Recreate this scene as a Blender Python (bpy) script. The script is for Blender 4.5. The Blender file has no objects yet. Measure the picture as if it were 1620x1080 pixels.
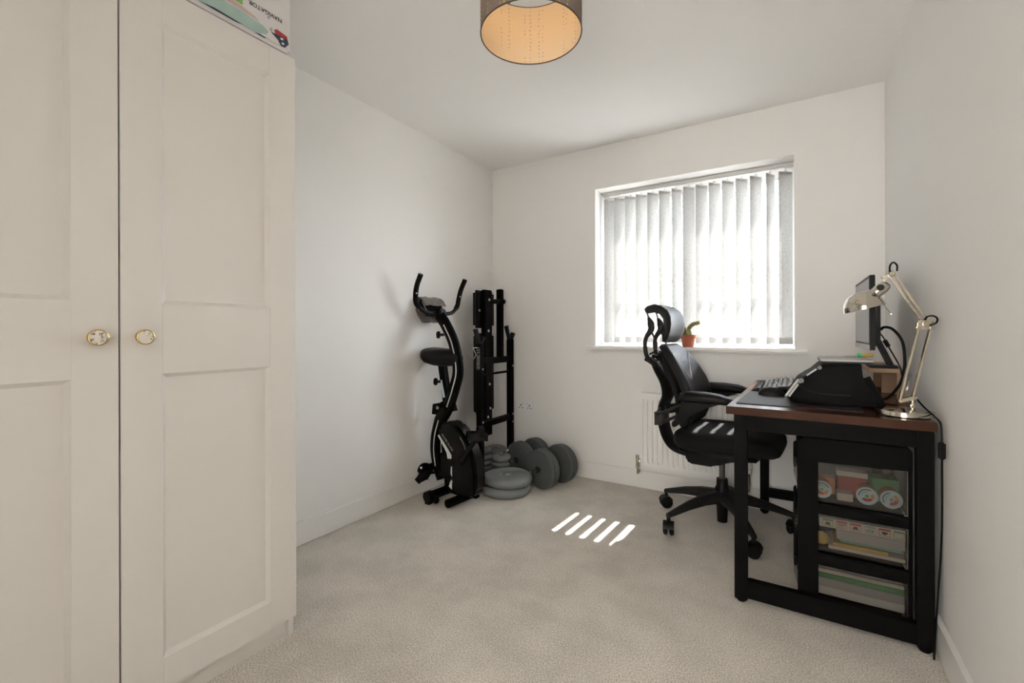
import bpy, bmesh, math, random
from mathutils import Vector, Matrix, noise
random.seed(7)
PI = math.pi
sc = bpy.context.scene
COL = sc.collection

# ------------------------------------------------------------------ camera
W, H = 2.531, 2.40          # room width (X), height; back wall Y=0, viewer at -Y
YR = -3.62                  # rear wall
cd = bpy.data.cameras.new('camera'); cam = bpy.data.objects.new('camera', cd); COL.objects.link(cam)
cd.sensor_fit = 'HORIZONTAL'; cd.sensor_width = 36.0; cd.lens = 717.52 / 1620 * 36
cd.shift_y = -(540 - 523.44) / 1620
cd.clip_start = 0.02
cam.matrix_world = Matrix.Translation((2.1184, -3.1099, 1.0731)) @ Matrix.Rotation(0.5568, 4, 'Z') @ Matrix.Rotation(PI / 2, 4, 'X') @ Matrix.Rotation(-0.003, 4, 'Z')
sc.camera = cam

# ------------------------------------------------------------------ light and exposure
SUN_STRENGTH, SKY_STRENGTH, FILL_W, BULB_W = 32.0, 64.0, 115.0, 0.5
sc.view_settings.view_transform = 'Standard'
sc.view_settings.look = 'None'
sc.view_settings.gamma = 1.0
sc.view_settings.use_curve_mapping = False
sc.view_settings.exposure = 0.0
sc.cycles.use_denoising = True
sc.cycles.max_bounces = 10
sc.cycles.diffuse_bounces = 8
sc.cycles.glossy_bounces = 4
sc.cycles.transmission_bounces = 8
sc.cycles.transparent_max_bounces = 12
sc.cycles.caustics_reflective = True
sc.cycles.caustics_refractive = False
sc.cycles.sample_clamp_indirect = 15.0

world = bpy.data.worlds.new('world'); sc.world = world; world.use_nodes = True
nt = world.node_tree; nt.nodes.clear()
wo = nt.nodes.new('ShaderNodeOutputWorld'); bg = nt.nodes.new('ShaderNodeBackground')
sky = nt.nodes.new('ShaderNodeTexSky'); sky.sky_type = 'HOSEK_WILKIE'
SUN_TO = Vector((-0.05, -1.0, -1.635)).normalized()
sky.sun_direction = -SUN_TO; sky.turbidity = 4.0; sky.ground_albedo = 0.4
hz = nt.nodes.new('ShaderNodeHueSaturation'); hz.inputs['Saturation'].default_value = 0.25     # summer haze
nt.links.new(sky.outputs[0], hz.inputs['Color']); nt.links.new(hz.outputs[0], bg.inputs[0]); nt.links.new(bg.outputs[0], wo.inputs[0])
bg.inputs[1].default_value = SKY_STRENGTH

def lamp(name, kind, loc, energy, color=(1, 1, 1), **kw):
    d = bpy.data.lights.new(name, kind); d.energy = energy; d.color = color
    for k, v in kw.items(): setattr(d, k, v)
    o = bpy.data.objects.new(name, d); COL.objects.link(o); o.location = loc
    return o
sun = lamp('sun', 'SUN', (1.5, 4, 6), SUN_STRENGTH, (1.0, 0.97, 0.935), angle=math.radians(0.53))
sun.rotation_euler = SUN_TO.to_track_quat('-Z', 'Y').to_euler()
# added fill lamp, unseen, in the made-up hall behind the viewer
hall = lamp('hall_fill', 'AREA', (1.75, YR - 1.75, 1.40), FILL_W, (1.0, 0.98, 0.945), shape='RECTANGLE', size=1.6, size_y=1.9)
hall.rotation_euler = (PI / 2, 0, PI)

# ------------------------------------------------------------------ materials
def lin(r, g=None, b=None):
    if g is None: r, g, b = r
    f = lambda c: (c / 255 / 12.92) if c / 255 <= 0.04045 else ((c / 255 + 0.055) / 1.055) ** 2.4
    return (f(r), f(g), f(b), 1)
MATS = {}
def mat(name, col, rough=0.5, metal=0.0, spec=0.5, var=0.0, scale=20.0, bump=0.0, bscale=200.0, coat=0.0, sheen=0.0):
    if name in MATS: return MATS[name]
    m = bpy.data.materials.new(name); m.use_nodes = True; MATS[name] = m
    n = m.node_tree.nodes; l = m.node_tree.links
    p = n['Principled BSDF']
    p.inputs['Base Color'].default_value = col; p.inputs['Roughness'].default_value = rough
    p.inputs['Metallic'].default_value = metal; p.inputs['Specular IOR Level'].default_value = spec
    p.inputs['Coat Weight'].default_value = coat; p.inputs['Sheen Weight'].default_value = sheen
    tc = n.new('ShaderNodeTexCoord')
    if var > 0:
        t = n.new('ShaderNodeTexNoise'); t.inputs['Scale'].default_value = scale; t.inputs['Detail'].default_value = 4
        r = n.new('ShaderNodeMix'); r.data_type = 'RGBA'
        r.inputs['A'].default_value = tuple(c * (1 - var) for c in col[:3]) + (1,)
        r.inputs['B'].default_value = tuple(min(1, c * (1 + var)) for c in col[:3]) + (1,)
        l.new(tc.outputs['Object'], t.inputs['Vector']); l.new(t.outputs['Fac'], r.inputs['Factor']); l.new(r.outputs['Result'], p.inputs['Base Color'])
    if bump > 0:
        t = n.new('ShaderNodeTexNoise'); t.inputs['Scale'].default_value = bscale; t.inputs['Detail'].default_value = 3
        b = n.new('ShaderNodeBump'); b.inputs['Strength'].default_value = bump; b.inputs['Distance'].default_value = 0.002
        l.new(tc.outputs['Object'], t.inputs['Vector']); l.new(t.outputs['Fac'], b.inputs['Height']); l.new(b.outputs['Normal'], p.inputs['Normal'])
    return m

M = {}
M['wall'] = mat('wall_paint', (0.845, 0.835, 0.82, 1), 0.7, var=0.012, scale=3, bump=0.08, bscale=120, spec=0.25)
M['ceil'] = mat('ceiling_paint', (0.87, 0.86, 0.85, 1), 0.8, var=0.01, scale=3, spec=0.2)
M['trim'] = mat('gloss_white', (0.84, 0.83, 0.81, 1), 0.28, var=0.01, scale=5)
M['upvc'] = mat('white_plastic_frame', (0.85, 0.85, 0.85, 1), 0.3)
M['ward'] = mat('wardrobe_offwhite', (0.74, 0.715, 0.68, 1), 0.45, var=0.012, scale=4, bump=0.03, bscale=60)
M['black'] = mat('black_powder_metal', (0.0042, 0.0040, 0.0038, 1), 0.5, spec=0.06, var=0.2, scale=8, bump=0.05, bscale=300)
M['blackp'] = mat('black_plastic', (0.0055, 0.0053, 0.0053, 1), 0.42, spec=0.16, var=0.15, scale=10)
M['towerblack'] = mat('black_moulded_plastic', (0.0038, 0.0036, 0.0034, 1), 0.55, spec=0.05, var=0.2, scale=8)
M['blackm'] = mat('black_matt', (0.006, 0.006, 0.006, 1), 0.8, spec=0.15, var=0.2, scale=12)
M['leather'] = mat('black_vinyl', (0.006, 0.0056, 0.006, 1), 0.40, spec=0.18, bump=0.25, bscale=400, var=0.15, scale=15)
M['fabric'] = mat('charcoal_fabric', (0.0075, 0.007, 0.0075, 1), 0.75, spec=0.15, bump=0.3, bscale=700, var=0.2, scale=60, sheen=0.02)
M['chairleather'] = mat('charcoal_leather', (0.011, 0.0105, 0.0125, 1), 0.45, spec=0.2, bump=0.15, bscale=500, var=0.12, scale=25)
M['graphite'] = mat('graphite_plastic', (0.012, 0.012, 0.0125, 1), 0.42, spec=0.25, var=0.1, scale=10)
M['chrome'] = mat('chrome', (0.62, 0.58, 0.50, 1), 0.10, metal=1.0)
M['steel'] = mat('steel', (0.55, 0.55, 0.54, 1), 0.3, metal=1.0)
M['nickel'] = mat('brushed_nickel', (0.42, 0.375, 0.30, 1), 0.2, metal=1.0)
M['brass'] = mat('brass', (0.60, 0.42, 0.16, 1), 0.3, metal=1.0, var=0.1, scale=40)
M['plate'] = mat('grey_vinyl_weight', (0.215, 0.228, 0.230, 1), 0.42, spec=0.35, var=0.12, scale=14, bump=0.06, bscale=150)
M['plated'] = mat('dark_grey_vinyl_weight', (0.085, 0.093, 0.093, 1), 0.5, spec=0.3, var=0.12, scale=14, bump=0.06, bscale=150)
M['white'] = mat('white_print', (0.75, 0.75, 0.73, 1), 0.5)
M['silverstripe'] = mat('silver_stripe', (0.62, 0.61, 0.58, 1), 0.35)
M['towel'] = mat('grey_brown_cloth', (0.16, 0.135, 0.12, 1), 0.95, var=0.2, scale=25, bump=0.6, bscale=350, sheen=0.3)
M['terracotta'] = mat('terracotta', (0.46, 0.135, 0.075, 1), 0.75, var=0.15, scale=30)
M['soil'] = mat('soil', (0.06, 0.04, 0.03, 1), 0.95, var=0.5, scale=80, bump=0.8, bscale=150)
M['cactus'] = mat('cactus_green', (0.20, 0.21, 0.07, 1), 0.7, var=0.35, scale=60)
M['spine'] = mat('cactus_spine', (0.55, 0.38, 0.14, 1), 0.7)
M['red'] = mat('red_print', (0.40, 0.03, 0.03, 1), 0.5)
M['navy'] = mat('navy_print', (0.03, 0.04, 0.08, 1), 0.5)
M['teal'] = mat('pale_teal_print', (0.36, 0.50, 0.46, 1), 0.5, var=0.25, scale=14)
M['pink'] = mat('pink_print', (0.60, 0.40, 0.38, 1), 0.5, var=0.15, scale=18)
M['green'] = mat('green_print', (0.22, 0.48, 0.12, 1), 0.5)
M['blue'] = mat('blue_print', (0.15, 0.18, 0.5, 1), 0.5)
M['ink'] = mat('dark_ink', (0.03, 0.03, 0.03, 1), 0.5)
M['paperwrap'] = mat('white_paper_wrap', (0.72, 0.70, 0.70, 1), 0.25, var=0.04, scale=12)
M['woodraw'] = mat('light_wood', (0.36, 0.22, 0.12, 1), 0.5, var=0.15, scale=12)
M['matpad'] = mat('dark_desk_mat', (0.022, 0.016, 0.017, 1), 0.55, spec=0.3, bump=0.15, bscale=600)
M['screen'] = mat('screen_reflection_grey', (0.30, 0.29, 0.31, 1), 0.3)  # grey imitates light reflected off the switched-off screen
M['silver'] = mat('silver_plastic', (0.42, 0.41, 0.40, 1), 0.35)
M['keytop'] = mat('key_plastic', (0.02, 0.02, 0.022, 1), 0.22)
M['brightgreen'] = mat('bright_green_plastic', (0.05, 0.62, 0.16, 1), 0.35)
M['yellow'] = mat('yellow_plastic', (0.60, 0.42, 0.08, 1), 0.45)
M['cream'] = mat('cream_card', (0.62, 0.56, 0.48, 1), 0.6)
M['lidblue'] = mat('pale_blue_lid', (0.50, 0.62, 0.66, 1), 0.4)
M['orange'] = mat('orange_print', (0.60, 0.22, 0.06, 1), 0.5)
M['greendark'] = mat('green_card', (0.10, 0.30, 0.12, 1), 0.6)
M['tealcard'] = mat('teal_card', (0.25, 0.42, 0.42, 1), 0.6)
M['bulb'] = None

def node_mat(name):
    m = bpy.data.materials.new(name); m.use_nodes = True; m.node_tree.nodes.clear()
    n = m.node_tree.nodes; l = m.node_tree.links
    out = n.new('ShaderNodeOutputMaterial')
    return m, n, l, out
# carpet: short twist pile, speckled, with brushed patches
m, n, l, out = node_mat('carpet_pile'); M['carpet'] = m
p = n.new('ShaderNodeBsdfPrincipled'); l.new(p.outputs[0], out.inputs[0]); p.inputs['Roughness'].default_value = 0.95; p.inputs['Specular IOR Level'].default_value = 0.1
p.inputs['Sheen Weight'].default_value = 0.2
tc = n.new('ShaderNodeTexCoord')
def noise_tex(scale, detail=3, rough=0.6):
    t = n.new('ShaderNodeTexNoise'); t.inputs['Scale'].default_value = scale; t.inputs['Detail'].default_value = detail; t.inputs['Roughness'].default_value = rough
    l.new(tc.outputs['Object'], t.inputs['Vector']); return t
t1, t2, t3 = noise_tex(200, 4, 0.75), noise_tex(4.5, 4), noise_tex(520, 2)
r1 = n.new('ShaderNodeValToRGB'); r1.color_ramp.elements[0].position = 0.38; r1.color_ramp.elements[1].position = 0.62
r1.color_ramp.elements[0].color = (0.40, 0.36, 0.315, 1); r1.color_ramp.elements[1].color = (0.90, 0.835, 0.75, 1)
r2 = n.new('ShaderNodeValToRGB'); r2.color_ramp.elements[0].position = 0.38; r2.color_ramp.elements[1].position = 0.62
r2.color_ramp.elements[0].color = (0.90, 0.90, 0.90, 1); r2.color_ramp.elements[1].color = (1.06, 1.06, 1.06, 1)
mx = n.new('ShaderNodeMix'); mx.data_type = 'RGBA'; mx.blend_type = 'MULTIPLY'; mx.inputs['Factor'].default_value = 1
l.new(t1.outputs['Fac'], r1.inputs[0]); l.new(t2.outputs['Fac'], r2.inputs[0])
l.new(r1.outputs[0], mx.inputs['A']); l.new(r2.outputs[0], mx.inputs['B']); l.new(mx.outputs['Result'], p.inputs['Base Color'])
ad = n.new('ShaderNodeMath'); ad.operation = 'ADD'; l.new(t1.outputs['Fac'], ad.inputs[0]); l.new(t3.outputs['Fac'], ad.inputs[1])
b = n.new('ShaderNodeBump'); b.inputs['Strength'].default_value = 0.5; b.inputs['Distance'].default_value = 0.004
l.new(ad.outputs[0], b.inputs['Height']); l.new(b.outputs[0], p.inputs['Normal'])

# blind fabric: diffuse and translucent, faint woven figure
m, n, l, out = node_mat('blind_fabric'); M['blind'] = m
tc = n.new('ShaderNodeTexCoord')
wv = n.new('ShaderNodeTexVoronoi'); wv.inputs['Scale'].default_value = 55; wv.feature = 'DISTANCE_TO_EDGE'; l.new(tc.outputs['Object'], wv.inputs['Vector'])
rp = n.new('ShaderNodeValToRGB'); rp.color_ramp.elements[0].position = 0.02; rp.color_ramp.elements[1].position = 0.12
rp.color_ramp.elements[0].color = (0.56, 0.55, 0.53, 1); rp.color_ramp.elements[1].color = (0.63, 0.625, 0.615, 1)
l.new(wv.outputs['Distance'], rp.inputs[0])
df = n.new('ShaderNodeBsdfDiffuse'); tr = n.new('ShaderNodeBsdfTranslucent'); ms = n.new('ShaderNodeMixShader'); ms.inputs[0].default_value = 0.45
l.new(rp.outputs[0], df.inputs[0]); l.new(rp.outputs[0], tr.inputs[0]); l.new(df.outputs[0], ms.inputs[1]); l.new(tr.outputs[0], ms.inputs[2]); l.new(ms.outputs[0], out.inputs[0])
# thin window glass
def thin(name, tint, fac, rough=0.02, diffuse=0.0, dcol=(0.5, 0.5, 0.5, 1)):
    m, n, l, out = node_mat(name)
    t = n.new('ShaderNodeBsdfTransparent'); t.inputs[0].default_value = tint
    g = n.new('ShaderNodeBsdfGlossy'); g.inputs['Roughness'].default_value = rough
    a = n.new('ShaderNodeMixShader'); a.inputs[0].default_value = fac
    l.new(t.outputs[0], a.inputs[1]); l.new(g.outputs[0], a.inputs[2])
    last = a
    if diffuse:
        d = n.new('ShaderNodeBsdfDiffuse'); d.inputs[0].default_value = dcol
        c = n.new('ShaderNodeMixShader'); c.inputs[0].default_value = diffuse
        l.new(a.outputs[0], c.inputs[1]); l.new(d.outputs[0], c.inputs[2]); last = c
    l.new(last.outputs[0], out.inputs[0]); return m
M['glass'] = thin('window_glass', (0.97, 0.98, 0.98, 1), 0.05)
M['frost'] = thin('frosted_drawer_plastic', (0.74, 0.73, 0.71, 1), 0.025, 0.3, 0.045, (0.20, 0.19, 0.17, 1))
M['cling'] = thin('clear_wrap', (0.97, 0.97, 0.97, 1), 0.06, 0.15, 0.12, (0.8, 0.8, 0.8, 1))
# lampshade fabric
def shade_mat(name, col, mixf, dots):
    m, n, l, out = node_mat(name)
    tc = n.new('ShaderNodeTexCoord')
    df = n.new('ShaderNodeBsdfDiffuse'); tr = n.new('ShaderNodeBsdfTranslucent'); ms = n.new('ShaderNodeMixShader'); ms.inputs[0].default_value = mixf
    df.inputs[0].default_value = col; tr.inputs[0].default_value = col
    if dots:
        v = n.new('ShaderNodeTexVoronoi'); v.inputs['Scale'].default_value = 70; v.inputs['Randomness'].default_value = 0.25
        l.new(tc.outputs['Object'], v.inputs['Vector'])
        r = n.new('ShaderNodeValToRGB'); r.color_ramp.elements[0].position = 0.20; r.color_ramp.elements[1].position = 0.27
        r.color_ramp.elements[0].color = dots; r.color_ramp.elements[1].color = col
        nz = n.new('ShaderNodeTexNoise'); nz.inputs['Scale'].default_value = 9; l.new(tc.outputs['Object'], nz.inputs['Vector'])
        rr = n.new('ShaderNodeValToRGB'); rr.color_ramp.elements[0].position = 0.58; rr.color_ramp.elements[1].position = 0.66
        l.new(nz.outputs['Fac'], rr.inputs[0])
        mm = n.new('ShaderNodeMix'); mm.data_type = 'RGBA'; mm.inputs['B'].default_value = col
        l.new(v.outputs['Distance'], r.inputs[0]); l.new(r.outputs[0], mm.inputs['A']); l.new(rr.outputs[0], mm.inputs['Factor'])
        l.new(mm.outputs['Result'], df.inputs[0]); l.new(mm.outputs['Result'], tr.inputs[0])
    l.new(df.outputs[0], ms.inputs[1]); l.new(tr.outputs[0], ms.inputs[2]); l.new(ms.outputs[0], out.inputs[0])
    return m
M['shade_out'] = shade_mat('shade_taupe', (0.26, 0.21, 0.18, 1), 0.15, (0.6, 0.45, 0.2, 1))  # golden dots stand in for lamplight showing through the perforations
M['shade_in'] = shade_mat('shade_lining', (0.84, 0.68, 0.50, 1), 0.25, (0.60, 0.50, 0.46, 1))
m, n, l, out = node_mat('bulb_glow'); M['bulb'] = m
e = n.new('ShaderNodeEmission'); e.inputs[0].default_value = (1, 0.78, 0.45, 1); e.inputs[1].default_value = 6; l.new(e.outputs[0], out.inputs[0])
# rustic desk board: dark brown planks with lighter worn streaks
m, n, l, out = node_mat('rustic_board'); M['rustic'] = m
p = n.new('ShaderNodeBsdfPrincipled'); l.new(p.outputs[0], out.inputs[0]); p.inputs['Roughness'].default_value = 0.24; p.inputs['Specular IOR Level'].default_value = 0.3
tc = n.new('ShaderNodeTexCoord'); mp = n.new('ShaderNodeMapping'); mp.inputs['Scale'].default_value = (14, 1.6, 14); l.new(tc.outputs['Object'], mp.inputs[0])
t = n.new('ShaderNodeTexNoise'); t.inputs['Scale'].default_value = 2.2; t.inputs['Detail'].default_value = 8; t.inputs['Distortion'].default_value = 0.6; l.new(mp.outputs[0], t.inputs[0])
r = n.new('ShaderNodeValToRGB'); cr = r.color_ramp
cr.elements[0].position = 0.3; cr.elements[0].color = (0.016, 0.006, 0.0035, 1)
cr.elements[1].position = 0.72; cr.elements[1].color = (0.105, 0.045, 0.020, 1)
x = cr.elements.new(0.5); x.color = (0.048, 0.017, 0.008, 1)
l.new(t.outputs['Fac'], r.inputs[0]); l.new(r.outputs[0], p.inputs['Base Color'])
# marbled knob face
m, n, l, out = node_mat('knob_marble'); M['marble'] = m
p = n.new('ShaderNodeBsdfPrincipled'); l.new(p.outputs[0], out.inputs[0]); p.inputs['Roughness'].default_value = 0.15
tc = n.new('ShaderNodeTexCoord'); t = n.new('ShaderNodeTexNoise'); t.inputs['Scale'].default_value = 55; t.inputs['Detail'].default_value = 5; t.inputs['Distortion'].default_value = 1.5; l.new(tc.outputs['Object'], t.inputs[0])
r = n.new('ShaderNodeValToRGB'); r.color_ramp.elements[0].position = 0.36; r.color_ramp.elements[0].color = (0.16, 0.15, 0.16, 1); r.color_ramp.elements[1].position = 0.46; r.color_ramp.elements[1].color = (0.76, 0.72, 0.64, 1)
l.new(t.outputs['Fac'], r.inputs[0]); l.new(r.outputs[0], p.inputs['Base Color'])

# ------------------------------------------------------------------ mesh helpers (all in world coordinates)
ORG = {}
def V(*a): return Vector(a)
def bm_new(): return bmesh.new()
def box(bm, x0, x1, y0, y1, z0, z1, bev=0.0, seg=2, mtx=None, mi=0):
    r = bmesh.ops.create_cube(bm, size=1.0)
    vs = r['verts']
    c = V((x0 + x1) / 2, (y0 + y1) / 2, (z0 + z1) / 2)
    for v in vs:
        v.co = V(v.co.x * (x1 - x0), v.co.y * (y1 - y0), v.co.z * (z1 - z0)) + c
        if mtx: v.co = mtx @ v.co
    fs = {f for v in vs for f in v.link_faces}
    for f in fs: f.material_index = mi
    if bev > 0:
        es = list({e for v in vs for e in v.link_edges})
        bmesh.ops.bevel(bm, geom=es, offset=bev, segments=seg, affect='EDGES', clamp_overlap=True, material=mi)
def bar(bm, a, b, w, h, up=(0, 0, 1), bev=0.0):
    """rectangular bar from a to b, w across, h along up"""
    a, b = Vector(a), Vector(b); d = (b - a); L = d.length; d.normalize()
    s = d.cross(Vector(up))
    if s.length < 1e-5: s = d.cross(V(1, 0, 0))
    s.normalize(); u = s.cross(d)
    mt = Matrix((s, d, u)).transposed().to_4x4(); mt.translation = a
    box(bm, -w / 2, w / 2, 0, L, -h / 2, h / 2, bev, mtx=mt)
def catmull(pts, n=6):
    pts = [Vector(p) for p in pts]
    P = [pts[0] * 2 - pts[1]] + pts + [pts[-1] * 2 - pts[-2]]
    out = []
    for i in range(1, len(P) - 2):
        for k in range(n):
            t = k / n
            out.append(0.5 * ((2 * P[i]) + (P[i + 1] - P[i - 1]) * t + (2 * P[i - 1] - 5 * P[i] + 4 * P[i + 1] - P[i + 2]) * t * t + (3 * P[i] - P[i - 1] - 3 * P[i + 1] + P[i + 2]) * t ** 3))
    out.append(pts[-1]); return out
def loft(bm, rings, cap=True, closed=False, mi=0):
    vr = [[bm.verts.new(p) for p in r] for r in rings]
    n_ = len(vr[0]); R = len(vr)
    for i in range(R if closed else R - 1):
        a, b = vr[i], vr[(i + 1) % R]
        for j in range(n_):
            f = bm.faces.new((a[j], a[(j + 1) % n_], b[(j + 1) % n_], b[j])); f.material_index = mi
    if cap and not closed:
        f = bm.faces.new(list(reversed(vr[0]))); f.material_index = mi
        f = bm.faces.new(vr[-1]); f.material_index = mi
def tube(bm, pts, r, seg=10, smooth=0, side=None, mi=0):
    """r: number, list per point, or (a, b) semi-axes along `side` and across it"""
    pts = [Vector(p) for p in pts]
    n0 = len(pts)
    if smooth: 
        pts = catmull(pts, smooth)
    rs = r if isinstance(r, list) else [r] * n0
    if smooth:
        rr = []
        for i in range(len(pts)):
            t = i / smooth; k = min(int(t), n0 - 2); f = t - k
            A, B = rs[k], rs[k + 1]
            if isinstance(A, tuple): rr.append(tuple(A[q] + (B[q] - A[q]) * f for q in (0, 1)))
            else: rr.append(A + (B - A) * f)
        rs = rr
    rings = []; prev = None
    for i, p_ in enumerate(pts):
        d = (pts[min(i + 1, len(pts) - 1)] - pts[max(i - 1, 0)]).normalized()
        if side is not None: s = Vector(side) - d * d.dot(Vector(side))
        elif prev is not None: s = prev - d * prev.dot(d)
        else: s = d.orthogonal()
        if s.length < 1e-6: s = d.orthogonal()
        s.normalize(); prev = s; u = d.cross(s)
        a, b_ = rs[i] if isinstance(rs[i], tuple) else (rs[i], rs[i])
        rings.append([p_ + s * (a * math.cos(2 * PI * k / seg)) + u * (b_ * math.sin(2 * PI * k / seg)) for k in range(seg)])
    loft(bm, rings, mi=mi)
def lathe(bm, prof, c, axis=(0, 0, 1), seg=28, mi=0, mats=None):
    """profile [(r, h)] turned about axis through c; closed at r = 0 ends"""
    q = V(0, 0, 1).rotation_difference(Vector(axis).normalized()).to_matrix(); c = Vector(c)
    rings = []
    for (r, h) in prof:
        if r < 1e-6: rings.append([bm.verts.new(c + q @ V(0, 0, h))])
        else: rings.append([bm.verts.new(c + q @ V(r * math.cos(2 * PI * k / seg), r * math.sin(2 * PI * k / seg), h)) for k in range(seg)])
    for i in range(len(rings) - 1):
        a, b_ = rings[i], rings[i + 1]; mm = mats[i] if mats else mi
        for k in range(seg):
            k2 = (k + 1) % seg
            if len(a) == 1 and len(b_) == 1: continue
            if len(a) == 1: f = bm.faces.new((a[0], b_[k2], b_[k]))
            elif len(b_) == 1: f = bm.faces.new((a[k], a[k2], b_[0]))
            else: f = bm.faces.new((a[k], a[k2], b_[k2], b_[k]))
            f.material_index = mm
def disc(bm, c, r, h, axis=(0, 0, 1), seg=20, bev=0.0, mi=0):
    if bev: pr = [(0, 0), (r - bev, 0), (r, bev), (r, h - bev), (r - bev, h), (0, h)]
    else: pr = [(0, 0), (r, 0), (r, h), (0, h)]
    lathe(bm, pr, c, axis, seg, mi)
def prism(bm, poly, f, d0, d1, bev=0.0, seg=2, mi=0):
    """polygon of 2-D points; f(u, v, d) gives the point at depth d"""
    a = [bm.verts.new(f(u, v, d0)) for u, v in poly]; b_ = [bm.verts.new(f(u, v, d1)) for u, v in poly]
    n_ = len(poly); fs = [bm.faces.new(a), bm.faces.new(list(reversed(b_)))]
    for i in range(n_): fs.append(bm.faces.new((a[i], b_[i], b_[(i + 1) % n_], a[(i + 1) % n_])))
    for q in fs: q.material_index = mi
    if bev:
        es = list({e for v in a + b_ for e in v.link_edges})
        bmesh.ops.bevel(bm, geom=es, offset=bev, segments=seg, affect='EDGES', clamp_overlap=True, material=mi)
XZ = lambda u, v, d: V(u, d, v)     # polygon in X,Z, depth along Y
YZ = lambda u, v, d: V(d, u, v)     # polygon in Y,Z, depth along X
XY = lambda u, v, d: V(u, v, d)

def empty(name, loc, label=None, cat=None, group=None):
    o = bpy.data.objects.new(name, None); COL.objects.link(o); o.location = loc; o.empty_display_size = 0.05
    ORG[o] = Vector(loc)
    if label: tag(o, label, cat, group)
    return o
def tag(o, label, cat=None, group=None):
    o['label'] = label
    if cat: o['category'] = cat
    if group: o['group'] = group
    return o
def obj(name, bm, mats, parent=None, base=None, sharp=35, local=False):
    """one mesh object; vertices given in world space"""
    if not isinstance(mats, (list, tuple)): mats = [mats]
    bmesh.ops.recalc_face_normals(bm, faces=bm.faces)
    if parent is not None: o0 = ORG[parent]
    elif base is not None: o0 = Vector(base)
    else:
        xs = [v.co for v in bm.verts]
        o0 = V(sum(c.x for c in xs) / len(xs), sum(c.y for c in xs) / len(xs), min(c.z for c in xs))
    if not local:
        for v in bm.verts: v.co -= o0
    me = bpy.data.meshes.new(name); bm.to_mesh(me); bm.free()
    for m_ in mats: me.materials.append(m_)
    me.shade_smooth(); me.set_sharp_from_angle(angle=math.radians(sharp))
    o = bpy.data.objects.new(name, me); COL.objects.link(o)
    if parent is not None: o.parent = parent; ORG[o] = o0
    else: o.location = o0; ORG[o] = o0
    return o
def inst(name, me, parent, loc, rot=(0, 0, 0)):
    o = bpy.data.objects.new(name, me); COL.objects.link(o); o.parent = parent
    o.location = Vector(loc) - (ORG[parent] if parent else V(0, 0, 0)); o.rotation_euler = rot
    ORG[o] = Vector(loc); return o
def dup(root, loc, rotz, label, group=None):
    c = root.copy(); COL.objects.link(c); c.location = loc; c.rotation_euler = (root.rotation_euler[0], root.rotation_euler[1], rotz); c['label'] = label
    if group: c['group'] = group
    for ch in root.children:
        d = ch.copy(); COL.objects.link(d); d.parent = c
        for g in ch.children:
            e_ = g.copy(); COL.objects.link(e_); e_.parent = d
    return c
def struct(name, bm, m_, parent=None):
    o = obj(name, bm, m_, parent, base=(0, 0, 0))
    if parent is None: o['kind'] = 'structure'
    return o
def text_part(name, body, mtx, size, m_, parent, depth=0.0004):
    cu = bpy.data.curves.new('lettering', 'FONT'); cu.body = body; cu.size = size; cu.align_x = 'CENTER'; cu.align_y = 'CENTER'; cu.extrude = depth; cu.resolution_u = 3
    o = bpy.data.objects.new('lettering', cu); COL.objects.link(o)
    dg = bpy.context.evaluated_depsgraph_get(); me = bpy.data.meshes.new_from_object(o.evaluated_get(dg))
    bpy.data.objects.remove(o); bpy.data.curves.remove(cu)
    me.name = name; me.materials.clear(); me.materials.append(m_)
    me.transform(Matrix.Translation(-ORG[parent]) @ mtx)
    o = bpy.data.objects.new(name, me); COL.objects.link(o); o.parent = parent; ORG[o] = ORG[parent]; return o
def frame_mtx(o, x, y):
    x, y = Vector(x).normalized(), Vector(y).normalized(); z = x.cross(y)
    mt = Matrix((x, y, z)).transposed().to_4x4(); mt.translation = Vector(o); return mt

# ------------------------------------------------------------------ room shell
WX0, WX1, WZ0, WZ1 = 0.896, 2.120, 0.965, 2.096      # window opening
T = 0.36                                             # outer wall thickness
bm = bm_new(); box(bm, -0.1, W + 0.1, YR - 2.1, 0.02, -0.1, 0.0); struct('floor', bm, M['carpet'])
bm = bm_new(); box(bm, -0.1, W + 0.1, YR - 2.1, T, H, H + 0.1); struct('ceiling', bm, M['ceil'])
bm = bm_new(); box(bm, -0.12, 0, YR - 2.1, T, -0.1, H + 0.1); struct('wall_left', bm, M['wall'])
bm = bm_new(); box(bm, W, W + 0.12, YR - 2.1, T, -0.1, H + 0.1); struct('wall_right', bm, M['wall'])
bm = bm_new()
TI = 0.286   # inner leaf; outer opening widened at the sides to let more daylight in
box(bm, 0, WX0, 0, TI, 0, H); box(bm, WX1, W, 0, TI, 0, H); box(bm, WX0, WX1, 0, TI, WZ1, H); box(bm, WX0, WX1, 0, TI, 0, WZ0 - 0.03)
box(bm, 0, WX0 - 0.06, TI, T, 0, H); box(bm, WX1 + 0.06, W, TI, T, 0, H); box(bm, WX0 - 0.06, WX1 + 0.06, TI, T, WZ1, H); box(bm, WX0 - 0.06, WX1 + 0.06, TI, T, 0, WZ0 - 0.03)
struct('wall_back', bm, M['wall'])
# pale ground outside, unseen, added one storey below to bounce light upwards
bm = bm_new(); box(bm, -25, 28, T + 0.3, 50, -2.9, -2.8); struct('ground_outside', bm, mat('pale_bounce_ground', (0.30, 0.29, 0.27, 1), 0.9, var=0.2, scale=2))
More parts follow.
